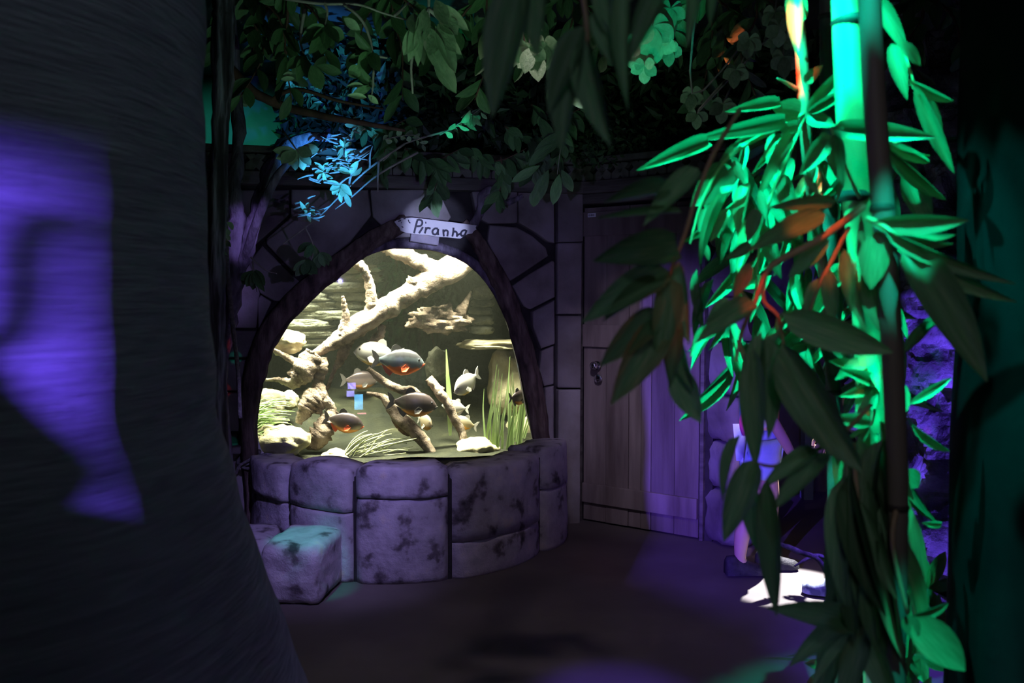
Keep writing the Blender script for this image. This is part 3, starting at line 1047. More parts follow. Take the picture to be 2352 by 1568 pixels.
V, F = [], []
CC = Vector((1.30, 1.80))
for i in range(41):
    z = CEIL * i / 40
    for k in range(48):
        th = 2 * math.pi * k / 48
        r = .362 + .008 * noise.noise(Vector((math.cos(th), math.sin(th), z * 1.2)) * 2)
        V.append(Vector((CC.x + math.cos(th) * r, CC.y + math.sin(th) * r, z)))
for i in range(40):
    for k in range(48):
        F.append((i * 48 + k, i * 48 + (k + 1) % 48, (i + 1) * 48 + (k + 1) % 48, (i + 1) * 48 + k))
tag(mesh_obj('round_column', V, F, M['column'], None, True), 'thick black round column at the right edge behind the bamboo', 'column')

# thin dark stripy trunk right of the big one
xs = [(513, -60), (513, 60), (511, 180), (505, 300), (500, 420), (497, 560), (497, 700), (500, 840), (506, 980), (515, 1150)]
pts = [(P(x, y, 2.98), .037 - .004 * math.sin(i * .9) - (.010 if i > 2 else 0)) for i, (x, y) in enumerate(xs)]
pts.append((Vector((P(515, 1150, 2.98).x, 2.98, 0)), .035))
pts.insert(0, (Vector((P(513, -60, 2.98).x, 2.98, CEIL)), .04))
tag(tube('bark_pole', pts, M['bark'], None, segs=14, n=6, rough=.25, lobes=6, lobe=.12, twist=.03), 'thin dark tree stem with pale stripy bark beside the giant trunk', 'tree stem')

# liana outside the frame that throws the hooked shadow, and an added unseen slope that shades the lower trunk
LAMP_B = Vector((-1.27, -.22, 1.72))


def trunk_hit(px, py):
    h = TRUNK_BVH.ray_cast(CAM, ray(px, py))
    return h[0] if h[0] is not None else CAM + ray(px, py) * 1.7


def shade_pt(px, py, y):
    h = trunk_hit(px, py)
    k = (y - LAMP_B.y) / (h.y - LAMP_B.y)
    return LAMP_B + (h - LAMP_B) * k


hk = [(190, 500), (140, 506), (95, 520), (62, 560), (55, 620), (52, 690), (38, 745), (0, 785), (-60, 800), (-140, 790)]
pts = [(shade_pt(x, y, .42), .0062) for x, y in hk]
far = pts[-1][0]
pts.append((far + Vector((-.15, .0, .3)), .013))
pts.append((Vector((far.x - .25, .42, CEIL)), .016))
tag(tube('hooked_liana', pts, M['brown'], None, segs=8, n=5), 'hooked liana beside the giant trunk, seen only by its shadow', 'liana')
q = [shade_pt(x, y, .42) for x, y in ((-60, 790), (0, 868), (90, 945), (190, 1015), (300, 1085), (400, 1140), (480, 1200))]  # top edge of the added blocker, traced back from its shade
q.append(q[-1] + Vector((.28, 0, -.1)))
base = [Vector((v.x, v.y, 0)) for v in q]
V, F = [], []
for v, b0 in zip(q, base):
    for dy in (-.012, .012):
        V += [Vector((v.x, v.y + dy, v.z)), Vector((b0.x, b0.y + dy, 0))]
for i in range(len(q) - 1):
    a = i * 4
    F += [(a, a + 4, a + 5, a + 1), (a + 2, a + 3, a + 7, a + 6), (a, a + 2, a + 6, a + 4), (a + 1, a + 5, a + 7, a + 3)]
n_ = (len(q) - 1) * 4
F += [(0, 1, 3, 2), (n_, n_ + 2, n_ + 3, n_ + 1)]
struct(mesh_obj('shade_ramp', V, F, M['dark']), 'unseen sloping panel added to shade the lower trunk')


# ================================================================== AQUARIUM
def T(px, py, d):
    return W1.pt(px, py, d)


TZ0, TZ1, TD = .42, 2.02, 1.15
s0, s1 = W1.hit(560, 900)[0] - .25, W1.hit(1262, 900)[0] + .03
tank = empty('aquarium', W1.at((s0 + s1) / 2, 0, .6), 'large lit piranha aquarium behind an arched window', 'aquarium')
# rough back and sides (a shell of grids)
def grid(name, fn, nu, nv, m, parent):
    V = [fn(i / nu, j / nv) for j in range(nv + 1) for i in range(nu + 1)]
    F = [(j * (nu + 1) + i, j * (nu + 1) + i + 1, (j + 1) * (nu + 1) + i + 1, (j + 1) * (nu + 1) + i) for j in range(nv) for i in range(nu)]
    return mesh_obj(name, V, F, m, parent, True)


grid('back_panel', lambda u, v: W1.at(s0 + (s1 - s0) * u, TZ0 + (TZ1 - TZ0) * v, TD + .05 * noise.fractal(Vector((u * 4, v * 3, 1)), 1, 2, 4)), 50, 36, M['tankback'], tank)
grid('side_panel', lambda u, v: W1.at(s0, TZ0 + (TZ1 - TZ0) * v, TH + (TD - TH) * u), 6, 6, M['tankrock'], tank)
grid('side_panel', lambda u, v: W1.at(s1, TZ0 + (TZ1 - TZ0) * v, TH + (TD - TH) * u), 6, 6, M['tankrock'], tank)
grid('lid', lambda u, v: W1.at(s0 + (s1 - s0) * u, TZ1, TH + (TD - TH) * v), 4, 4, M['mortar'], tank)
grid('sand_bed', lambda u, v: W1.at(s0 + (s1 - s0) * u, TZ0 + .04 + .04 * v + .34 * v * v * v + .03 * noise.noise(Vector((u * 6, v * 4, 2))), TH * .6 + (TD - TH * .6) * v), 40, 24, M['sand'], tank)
# glass pane filling the arch
pane = [W1.at(s, z, .055) for s, z in hole] + [W1.at(s, z, .067) for s, z in hole]
n_ = len(hole)
F = [tuple(range(n_)), tuple(reversed(range(n_, 2 * n_)))] + [(i, (i + 1) % n_, (i + 1) % n_ + n_, i + n_) for i in range(n_)]
mesh_obj('glass_pane', pane, F, M['glass'], tank)
# white lower seal of the glass
seal = [(W1.at(s, z, .045), .012) for s, z in [W1.hit(x, y) for x, y in ((585, 985), (592, 1025), (612, 1052), (680, 1075), (800, 1082), (1000, 1082), (1130, 1068), (1200, 1040), (1228, 1012))]]
tube('glass_seal', seal, M['rim'], tank, segs=8, n=4)
# water
if True:
    a = .075
    V = [W1.at(s, z, d) for d in (a, TD - .08) for s, z in ((s0 + .02, TZ0 + .02), (s1 - .02, TZ0 + .02), (s1 - .02, TZ1 - .06), (s0 + .02, TZ1 - .06))]
    F = [(0, 1, 2, 3), (7, 6, 5, 4), (0, 4, 5, 1), (1, 5, 6, 2), (2, 6, 7, 3), (3, 7, 4, 0)]
    mesh_obj('water', V, F, M['water'], tank)


def W(px, py, d, rpx):
    """driftwood point: pixel, depth behind the wall, half width in pixels"""
    p = T(px, py, d)
    return (p, rpx / FPX * p.y)


# driftwood root
dw = empty('driftwood_root', T(870, 1050, .5), 'big pale branching driftwood root leaning across the aquarium', 'driftwood')
tube('stem', [W(1150, 560, .55, 30), W(1085, 585, .5, 30), W(1010, 630, .46, 30), W(940, 670, .42, 24), W(870, 718, .40, 26), W(800, 765, .40, 24), W(745, 800, .42, 13), W(690, 838, .45, 10),
              W(665, 862, .46, 9)], M['drift'], dw, segs=16, n=9, rough=.30, lobes=3, lobe=.07, twist=.12)
for pts in ([W(850, 725, .40, 20), W(855, 690, .38, 14), W(845, 640, .36, 11), (W(830, 612, .35, 12)), W(800, 600, .34, 9), W(770, 640, .36, 5)],
            [W(905, 700, .42, 12), W(935, 665, .40, 11), W(950, 640, .38, 13)],
            [W(795, 765, .40, 20), W(795, 725, .38, 9), W(790, 695, .37, 6), W(787, 680, .36, 3)],
            [W(1010, 630, .46, 22), W(960, 600, .42, 18), W(905, 575, .40, 16), W(870, 562, .40, 12)],
            [W(800, 775, .42, 17), W(785, 820, .42, 12), W(768, 850, .42, 6), W(752, 890, .42, 4), W(742, 915, .42, 5)],
            [W(880, 745, .44, 8), W(868, 775, .44, 12), W(845, 790, .44, 6)],
            [W(690, 838, .46, 12), W(650, 815, .44, 6), W(620, 800, .42, 4)],
            [W(725, 815, .42, 24), W(700, 850, .40, 28), W(676, 878, .40, 14), W(640, 872, .44, 6), W(600, 872, .42, 3)],
            [W(735, 825, .42, 20), W(736, 850, .40, 18), W(732, 880, .40, 6)],
            [W(742, 900, .38, 12), W(722, 912, .36, 24), W(702, 938, .34, 20), W(684, 972, .32, 7)],
            [W(735, 905, .38, 14), W(758, 930, .37, 11), W(768, 955, .36, 5)],
            [W(728, 868, .40, 9), W(735, 915, .38, 20), W(728, 950, .36, 8)],
            [W(772, 945, .36, 14), W(752, 972, .34, 22), W(728, 1005, .32, 27), W(700, 1022, .30, 12)]):
    tube('branch', pts, M['drift'], dw, segs=12, n=8, rough=.38, lobes=3, lobe=.10, twist=.15)

lg = empty('driftwood_branch', T(990, 1050, .3), 'long slanting driftwood branch reaching down to the aquarium gravel', 'driftwood')
tube('stem', [W(845, 845, .40, 5), W(880, 875, .36, 9), W(920, 895, .32, 10), W(950, 900, .30, 11), W(985, 935, .30, 8)], M['drift'], lg, segs=10, n=5, rough=.3)
tube('stem', [W(842, 902, .44, 3), W(880, 912, .42, 8), W(905, 945, .38, 15), W(945, 985, .32, 16), W(975, 1015, .28, 14), W(998, 1050, .24, 9), W(1004, 1075, .22, 8)], M['drift'], lg, segs=12, n=5, rough=.3)
tube('branch', [W(905, 960, .38, 8), W(930, 990, .36, 10), W(965, 995, .34, 4)], M['brown'], lg, segs=8, n=4, rough=.3)
lg2 = empty('driftwood_branch', T(1050, 1060, .3), 'upright knobbly driftwood branch in the middle right of the aquarium', 'driftwood')
tube('stem', [W(984, 868, .34, 10), W(998, 885, .33, 11), W(1012, 905, .32, 12), W(1028, 925, .32, 11), W(1040, 955, .32, 11), W(1058, 985, .32, 10), W(1063, 1010, .3, 9), W(1055, 1040, .3, 7), W(1045, 1070, .3, 7)],
     M['drift'], lg2, segs=10, n=5, rough=.3)
tube('branch', [W(1008, 905, .32, 7), W(1018, 888, .32, 4)], M['drift'], lg2, segs=8, n=3, rough=.3)

# hanging wood mass and stacked rocks at the right
tp = T(1010, 735, .62)
ws = empty('driftwood_stump', tp, 'shaggy driftwood stump hanging in the upper right of the aquarium', 'driftwood')
rock('stump', tp, .20, .13, .085, M['drift'], ws, rough=.6, freq=2.2, sub=4, rot=.25, seed=3)
tube('spur', [W(1055, 720, .6, 16), W(1070, 695, .6, 8), W(1082, 668, .6, 2)], M['drift'], ws, segs=8, n=4, rough=.4)
tube('spur', [W(975, 735, .6, 18), W(950, 742, .6, 12), W(930, 750, .6, 3)], M['drift'], ws, segs=8, n=4, rough=.4)
tube('spur', [W(985, 715, .6, 12), W(965, 708, .6, 3)], M['drift'], ws, segs=8, n=4, rough=.4)
stk = empty('stacked_rocks', T(1110, 780, .85), 'column of stacked grey rocks on a ledge in the aquarium', 'rocks')
for i, (x, y, rx, rz) in enumerate(((1112, 672, 24, 16), (1108, 697, 26, 9), (1104, 714, 27, 9), (1106, 735, 28, 12), (1106, 757, 28, 10))):
    p = T(x, y, .85)
    k = p.y / FPX
    rock('rock', p, rx * k, .09, rz * k, M['tankrock'], stk, rough=.2, sub=3, sq=1.8, seed=i * 2.2)
p = T(1140, 790, .82)
rock('ledge', p, .27, .20, .035, M['palerock'], stk, rough=.25, sub=4, sq=2, seed=8)
p = T(1175, 880, .86)
rock('boulder', p, .16, .16, .24, M['palerock'], stk, rough=.25, sub=4, sq=2, seed=11)

# layered rock at the upper left
lay = empty('layered_rock', T(690, 760, .85), 'greenish layered rock face at the upper left of the aquarium', 'rock')
for i in range(9):
    y = 618 + i * 21
    for j, (x, rx) in enumerate(((690 + 10 * math.sin(i * 1.7), 78), (800 + 16 * math.sin(i * 2.3), 64))):
        if j == 1 and i > 5:
            continue
        p = T(x, y, .92 + .03 * ((i + j) % 3))
        k = p.y / FPX
        rock('rock_layer', p, rx * k, .12, 11.5 * k, M['tankrock'], lay, rough=.28, freq=2.4, sub=3, sq=2.2, rot=.2, seed=i * 1.3 + j * 7)
for i, (x, y, rx, rz, d, label) in enumerate((
        (655, 785, 48, 28, .55, 'pale yellow rock at the left edge of the aquarium'),
        (642, 1012, 66, 36, .22, 'large pale boulder in the bottom left corner of the aquarium'),
        (770, 1050, 34, 20, .22, 'small yellow rock behind the humped parapet stone'),
        (1092, 1034, 50, 30, .26, 'yellow domed rock at the bottom right of the aquarium'),
        (620, 925, 36, 34, .75, 'cream rock behind the feathery weed'),
        (665, 920, 20, 22, .8, 'small cream rock right of the feathery weed'),
        (1200, 1010, 40, 60, .70, 'pale rock behind the upright green blades'),
        (1180, 1048, 60, 26, .45, 'flat cream rock under the upright green blades'),
        (900, 1068, 60, 16, .3, 'low mossy rock in the middle of the aquarium gravel'),
        (1005, 838, 28, 40, .95, 'dim green boulder behind the tall blade'))):
    p = T(x, y, d)
    k = p.y / FPX
    tag(rock('aquarium_rock', p, rx * k, rx * k * .8, rz * k, M['palerock'] if i not in (8, 9) else M['tankrock'], None, rough=.25, sub=4, seed=20 + i * 3.7), label, 'rock', 'rocks on the aquarium floor')


# water plants
def ribbon_vf(pts, wid, face):
    pts = [Vector(q) for q in spline([tuple(p) for p in pts], 5)]
    V, F = [], []
    L = len(pts)
    for i, p in enumerate(pts):
        t = (pts[min(i + 1, L - 1)] - pts[max(i - 1, 0)]).normalized()
        s = t.cross(face).normalized()
        k = wid * min(1, .5 + i / L * 3, (L - i) / L * 1.6 + .05)
        V += [p + s * k, p - face * k * .25, p - s * k]
    for i in range(L - 1):
        a = i * 3
        F += [(a, a + 1, a + 4, a + 3), (a + 1, a + 2, a + 5, a + 4)]
    return V, F


vp = empty('water_grass', T(1165, 1060, .35), 'clump of upright green ribbon blades at the right of the aquarium', 'water plant')
rnd = random.Random(3)
for i in range(36):
    bx = rnd.uniform(1112, 1205)
    tx = bx + rnd.uniform(-5, 40)
    ty = rnd.uniform(815, 930)
    d = rnd.uniform(.2, .55)
    pts = [T(bx, 1062, d), T(bx + (tx - bx) * .25, 1062 - (1062 - ty) * .35, d), T(bx + (tx - bx) * .6 + rnd.uniform(-6, 6), 1062 - (1062 - ty) * .7, d), T(tx, ty, d)]
    V, F = ribbon_vf(pts, rnd.uniform(1.6, 3.2) / FPX * 6, W1.n)
    mesh_obj('blade', V, F, M['grassleaf'], vp, True)
tb = empty('water_grass', T(1026, 960, .5), 'single tall broad green blade in the middle of the aquarium', 'water plant')
V, F = ribbon_vf([T(1034, 1000, .5), T(1032, 920, .5), T(1028, 860, .5), T(1025, 802, .5)], 6 / FPX * 6.2, W1.n)
mesh_obj('blade', V, F, M['grassleaf'], tb, True)
ft = empty('feathery_weed', T(595, 1000, .2), 'pale green feathery weed sweeping in from the left glass edge', 'water plant')
for i in range(70):
    sy = rnd.uniform(930, 1010)
    d = rnd.uniform(.14, .4)
    ln_ = rnd.uniform(45, 105)
    up = rnd.uniform(-.55, .15)
    pts = [T(578, sy, d), T(578 + ln_ * .4, sy + ln_ * up * .55, d), T(578 + ln_ * .75, sy + ln_ * up * .75, d), T(578 + ln_, sy + ln_ * up * .65, d)]
    V, F = tube_vf([(p, (1.6 - .4 * j) / FPX * 5.9) for j, p in enumerate(pts)], segs=4, n=3)
    mesh_obj('strand', V, F, M['feather'], ft, True)
wr = empty('wiry_weed', T(800, 1065, .3), 'pale wiry weed fanning up from the aquarium gravel', 'water plant')
for i in range(30):
    d = rnd.uniform(.16, .36)
    bx, by = rnd.uniform(770, 830), 1068
    tx, ty = rnd.uniform(840, 965), rnd.uniform(985, 1052)
    pts = [T(bx, by, d), T(bx + (tx - bx) * .35, by + (ty - by) * .6, d), T(bx + (tx - bx) * .7, by + (ty - by) * .9 + rnd.uniform(-5, 5), d), T(tx, ty, d)]
    V, F = tube_vf([(p, (2.0 - .45 * j) / FPX * 5.9) for j, p in enumerate(pts)], segs=4, n=3)
    mesh_obj('strand', V, F, M['wiry'], wr, True)


# fish
def fish(px, py, d, lpx, yaw, pitch, roll, bodymat, finmat, belly, label, tail=0.0):
    c = T(px, py, d)
    L = lpx / FPX * c.y
    root = empty('piranha', c, label, 'fish', 'piranhas in the aquarium')
    R = Matrix.Rotation(math.atan2(W1.u.y, W1.u.x) + math.radians(yaw), 4, 'Z') @ Matrix.Rotation(math.radians(pitch), 4, 'Y') @ Matrix.Rotation(math.radians(roll), 4, 'X')
    prof = [(.50, .012, .02, -.02), (.475, .05, .07, -.015), (.42, .115, .13, -.01), (.33, .185, .20, .0), (.2, .235, .26, .0), (.06, .245, .28, .0), (-.08, .215, .25, .005), (-.2, .15, .18, .01),
            (-.29, .085, .10, .01), (-.35, .05, .055, .01), (-.39, .045, .045, .01)]
    S = 16
    V, F = [], []
    for x, up, dn, zc in prof:
        wy = (up + dn) * .5 * (.42 if x > -.2 else .36)
        bendy = tail * max(0, -x) ** 2
        for k in range(S):
            th = 2 * math.pi * k / S
            sn, cs = math.sin(th), math.cos(th)
            V.append(Vector((x, wy * math.copysign(abs(cs) ** .9, cs) + bendy, zc + (up if sn > 0 else dn) * sn)))
    for i in range(len(prof) - 1):
        for k in range(S):
            F.append((i * S + k, i * S + (k + 1) % S, (i + 1) * S + (k + 1) % S, (i + 1) * S + k))
    F.append(tuple(range(S)))
    F.append(tuple(reversed(range((len(prof) - 1) * S, len(prof) * S))))
    MT = Matrix.Translation(c) @ R @ Matrix.Scale(L, 4)

    def place(nm, V_, F_, m, smooth=True):
        me = bpy.data.meshes.new(nm)
        me.from_pydata([tuple(v) for v in V_], [], F_)
        bm = bmesh.new()
        bm.from_mesh(me)
        bmesh.ops.recalc_face_normals(bm, faces=bm.faces)
        bm.to_mesh(me)
        bm.free()
        o = link(nm, me, m, None, smooth)
        o.parent = root
        o.matrix_basis = Matrix.Translation(-c) @ MT
        return o

    place('body', V, F, bodymat)

    def fin(nm, outline, m, y0=0.0, th=.012, tilt=0.0):
        pts = [Vector((x, 0, z)) for x, z in outline]
        n = len(pts)
        Vf = [Vector((p.x, y0 + s_ * th * .5 + tail * max(0, -p.x) ** 2 + tilt * (i / n), p.z)) for s_ in (1, -1) for i, p in enumerate(pts)]
        Ff = [tuple(range(n)), tuple(reversed(range(n, 2 * n)))] + [(i, (i + 1) % n, (i + 1) % n + n, i + n) for i in range(n)]
        place(nm, Vf, Ff, m, False)

    fin('tail_fin', [(-.36, .045), (-.46, .16), (-.54, .20), (-.50, .06), (-.47, .0), (-.50, -.06), (-.54, -.17), (-.46, -.13), (-.36, -.035)], finmat)
    fin('dorsal_fin', [(.06, .225), (.0, .30), (-.07, .33), (-.14, .29), (-.17, .17), (-.05, .2)], finmat)
    fin('anal_fin', [(-.10, -.22), (-.16, -.30), (-.24, -.24), (-.31, -.12), (-.33, -.07), (-.2, -.15)], belly)
    fin('jaw', [(.36, -.085), (.46, -.055), (.515, -.02), (.505, -.055), (.45, -.10), (.38, -.13)], belly, th=.06)
    for sgn in (1, -1):
        fin('pectoral_fin', [(.20, -.10), (.12, -.05), (.04, -.13), (.05, -.20), (.14, -.19)], belly, y0=sgn * .108, tilt=sgn * .05)
        ev, ef = [], []
        for j in range(5):
            ph = math.pi * j / 4 - math.pi / 2
            for k in range(8):
                t = 2 * math.pi * k / 8
                ev.append(Vector((.385 + .026 * math.cos(ph) * math.cos(t), sgn * .052 + .016 * math.sin(ph), .045 + .026 * math.cos(ph) * math.sin(t))))
        for j in range(4):
            for k in range(8):
                ef.append((j * 8 + k, j * 8 + (k + 1) % 8, (j + 1) * 8 + (k + 1) % 8, (j + 1) * 8 + k))
        place('eye', ev, ef, M['eye'])
    return root


fish(916, 829, .26, 118, 0, 4, 0, M['fishdark'], M['findark'], M['finred'], 'dark silver piranha with orange red belly facing right near the middle')
fish(868, 812, .34, 108, 170, -8, 0, M['fishpale'], M['finpale'], M['finpale'], 'pale piranha facing left partly behind the red bellied one')
fish(948, 926, .24, 112, -4, 6, 0, M['fishbrown'], M['findark'], M['findark'], 'dark brown piranha facing right below the red bellied one')
fish(790, 968, .26, 92, -8, 12, 0, M['fishbrown'], M['findark'], M['finred'], 'dark brown piranha with orange belly low on the left')
fish(1072, 878, .30, 92, 218, 22, 0, M['fishpale'], M['finpale'], M['finpale'], 'whitish piranha turned to the left in the right half of the tank')
fish(976, 968, .42, 70, -70, 5, 0, M['fishorange'], M['finpale'], M['finpale'], 'small orange piranha facing the glass behind the slanting branch')
fish(1190, 912, .20, 68, 40, 0, 0, M['fishbrown'], M['findark'], M['findark'], 'dark silhouetted piranha at the right edge of the glass')
fish(1066, 972, .44, 66, 190, -18, 0, M['fishorange'], M['finpale'], M['finpale'], 'orange piranha half hidden by the upright driftwood')
fish(1046, 934, .46, 62, 160, -10, 0, M['fishpale'], M['finpale'], M['finpale'], 'pale piranha half hidden behind the upright driftwood')
fish(972, 1044, .40, 56, 110, 0, 0, M['fishorange'], M['finpale'], M['finpale'], 'orange piranha at the gravel beside the slanting branch')
fish(826, 872, 1.0, 84, 10, 0, 0, M['fishbrown'], M['findark'], M['findark'], 'dim brown piranha far back in the dark of the tank')


# ================================================================== LEFT LIANAS, ROPE, BRANCHES
lt = empty('gnarled_liana', Vector((P(520, 900, 5.1).x, 5.1, 0)), 'gnarled forked liana stem with violet bark left of the aquarium', 'liana')
tube('stem', [(Vector((P(520, 900, 5.1).x - .02, 5.1, 0)), .05), (P(508, 960, 5.0), .045), (P(505, 850, 4.85), .042), (P(528, 740, 4.7), .035), (P(538, 650, 4.6), .040), (P(536, 560, 4.6), .045), (P(545, 500, 4.6), .04),
              (P(540, 430, 4.6), .035), (P(548, 330, 4.7), .03), (P(540, 180, 4.8), .028), (P(530, 20, 4.8), .026), (P(530, -120, 4.8), .026)], M['vine'], lt, segs=12, n=5, rough=.45, lobes=3, lobe=.2, twist=.25)
tube('branch', [(P(538, 640, 4.6), .03), (P(568, 585, 4.6), .036), (P(582, 520, 4.6), .036), (P(604, 450, 4.65), .04), (P(628, 380, 4.7), .042), (P(668, 330, 4.8), .034), (P(720, 315, 4.9), .026), (P(790, 320, 5.0), .016)],
     M['vine'], lt, segs=12, n=5, rough=.4, lobes=3, lobe=.18, twist=.2)
tube('branch', [(P(560, 600, 4.6), .022), (P(600, 480, 4.5), .022), (P(640, 400, 4.5), .020), (P(690, 350, 4.5), .012)], M['vine'], lt, segs=10, n=5, rough=.3)
tag(tube('hanging_rope', [(P(505, -40, 4.2), .010), (P(514, 200, 4.2), .010), (P(519, 420, 4.2), .010), (P(520, 560, 4.2), .010), (P(530, 700, 4.22), .010), (P(541, 800, 4.24), .010), (P(548, 870, 4.25), .010), (P(552, 960, 4.25), .009)],
         M['rope'], None, segs=8, n=5, lobes=3, lobe=.15, twist=.8), 'thin grey rope hanging down beside the left log', 'rope')
bb = empty('ceiling_branch', P(560, 200, 4.4), 'long bare brown branch slanting below the ceiling leaves', 'branch')
tube('stem', [(P(470, 90, 4.3), .026), (P(560, 190, 4.3), .024), (P(620, 232, 4.35), .022), (P(720, 262, 4.4), .019), (P(850, 286, 4.5), .013), (P(930, 300, 4.6), .007)], M['brown'], bb, segs=9, n=5, rough=.25)
tube('twig', [(P(620, 232, 4.35), .012), (P(680, 205, 4.3), .010), (P(780, 232, 4.3), .008), (P(880, 250, 4.3), .004)], M['brown'], bb, segs=7, n=5, rough=.2)

# ================================================================== PLANTS
rl = random.Random(11)


def shrub(name, base, label, cat, stems, leaves, m, mw, stemr=.006, group=None):
    """stems: list of pixel polylines [(px,py,Y)...]; leaves: (bx,by,Yb, tx,ty,Yt, widthpx, roll, key)"""
    root = empty(name, base, label, cat, group)
    for i, st_ in enumerate(stems):
        n = len(st_)
        tube('twig', [(P(*q), stemr * (1 - .6 * j / max(1, n - 1))) for j, q in enumerate(st_)], mw, root, segs=6, n=4)
    for (bx, by, Yb, tx, ty, Yt, wpx, roll, key) in leaves:
        leaf(root, P(bx, by, Yb), P(tx, ty, Yt), wpx / FPX * Yb, roll, key, m)
    return root


def whorl(cx, cy, Y, n, lpx, wpx, a0, a1, keys=('b0', 'b1', 'b2'), dY=.08, rollv=35):
    """leaves fanning from one point between the angles a0..a1 (degrees, 0 right, 90 down)"""
    out = []
    for i in range(n):
        a = math.radians(a0 + (a1 - a0) * (i + rl.uniform(.2, .8)) / n)
        l = lpx * rl.uniform(.75, 1.15)
        out.append((cx + rl.uniform(-4, 4), cy + rl.uniform(-4, 4), Y, cx + math.cos(a) * l, cy + math.sin(a) * l, Y + rl.uniform(-dY, dY), wpx * rl.uniform(.8, 1.15), rl.uniform(-rollv, rollv), rl.choice(keys)))
    return out


def along(poly, n, lpx, wpx, droop=60, keys=('b0', 'b1', 'b2'), rollv=50, dY=.1):
    """leaves in pairs along a pixel polyline"""
    pts = spline(poly, 6)
    out = []
    for i in range(n):
        k = (i + .5) / n * (len(pts) - 1)
        q = pts[int(k)]
        r = pts[min(int(k) + 1, len(pts) - 1)]
        ang = math.atan2(r[1] - q[1], r[0] - q[0]) + (1 if i % 2 else -1) * math.radians(rl.uniform(30, 70))
        ang = ang + (math.pi / 2 - ang) * (droop / 100.0) * .6
        l = lpx * rl.uniform(.7, 1.2)
        out.append((q[0], q[1], q[2], q[0] + math.cos(ang) * l, q[1] + math.sin(ang) * l, q[2] + rl.uniform(-dY, dY), wpx * rl.uniform(.75, 1.2), rl.uniform(-rollv, rollv), rl.choice(keys)))
    return out


G = 'leafy branches hanging from the ceiling'
# bunch of big drooping leaves (centre left)
L_ = []
for bx, by, tx, ty, w_ in ((965, 50, 925, 130, 34), (960, 60, 960, 150, 22), (990, 60, 985, 130, 44), (985, 62, 1020, 170, 44), (1000, 60, 1045, 172, 34), (1010, 40, 1050, 78, 40), (1005, 55, 1050, 122, 36), (1015, 70, 1058, 125, 28),
                           (1000, 120, 1046, 212, 40), (955, 40, 940, 140, 30), (950, 30, 948, 75, 30), (1020, 10, 1080, 72, 26), (975, 20, 968, 100, 34), (1000, 0, 1030, 60, 34), (968, 100, 972, 148, 16)):
    L_.append((bx, by, 3.2, tx, ty, 3.15, w_, rl.uniform(-25, 25), rl.choice(('b0', 'b2'))))
shrub('hanging_branch', P(990, -20, 3.2), 'bunch of large drooping green leaves hanging at the top centre', 'foliage', [[(985, -60, 3.2), (985, 10, 3.2), (985, 60, 3.2)], [(985, 20, 3.2), (1020, 60, 3.2), (1030, 120, 3.2)],
      [(985, 20, 3.2), (965, 70, 3.2), (945, 140, 3.2), (948, 215, 3.2)]], L_, M['paleleaf'], M['twig'], .008, G)
# magnolia-like twig left of it
L_ = whorl(745, 62, 3.3, 8, 62, 30, 20, 165) + whorl(855, 120, 3.3, 8, 58, 32, 60, 230) + whorl(860, 195, 3.35, 4, 48, 18, 140, 250) + whorl(700, 130, 3.4, 5, 55, 26, 60, 150) + \
    [(785, 38, 3.3, 820, 66, 3.25, 20, 0, 'b0'), (728, 150, 3.3, 785, 168, 3.3, 24, 10, 'b0'), (830, 150, 3.3, 802, 176, 3.3, 30, 0, 'b0'), (715, 150, 3.3, 738, 205, 3.3, 36, 0, 'b0')]
shrub('hanging_branch', P(750, -30, 3.3), 'grey twig with leaf rosettes hanging left of the drooping leaf bunch', 'foliage',
      [[(620, -10, 3.3), (730, 8, 3.3), (820, 10, 3.3), (880, 30, 3.3), (942, 48, 3.3)], [(745, 5, 3.3), (752, 30, 3.3), (745, 62, 3.3)], [(790, 10, 3.3), (830, 45, 3.3), (850, 90, 3.3), (855, 120, 3.3), (858, 200, 3.35)],
       [(905, 38, 3.3), (940, 5, 3.3)], [(855, 128, 3.3), (890, 133, 3.3)], [(700, 20, 3.35), (690, 90, 3.4), (700, 130, 3.4)]], L_, M['leaf'], M['twig'], .007, G)
# pale undersides among it
L_ = [(835, 196, 3.3, 800, 196, 3.25, 12, 20, 'b1'), (842, 224, 3.3, 802, 218, 3.25, 14, 10, 'b1'), (845, 218, 3.3, 868, 238, 3.3, 14, 0, 'b1'), (650, 172, 3.3, 672, 168, 3.3, 10, 0, 'b0'), (645, 182, 3.3, 676, 180, 3.3, 12, 0, 'b0'),
      (790, 42, 3.2, 825, 68, 3.2, 22, 0, 'b1')]
shrub('hanging_sprig', P(850, 150, 3.3), 'sprig of pale cream leaves over the brown ceiling branch', 'foliage', [[(858, 160, 3.3), (856, 200, 3.3), (852, 235, 3.3)]], L_, M['paleleaf'], M['twig'], .005, G)
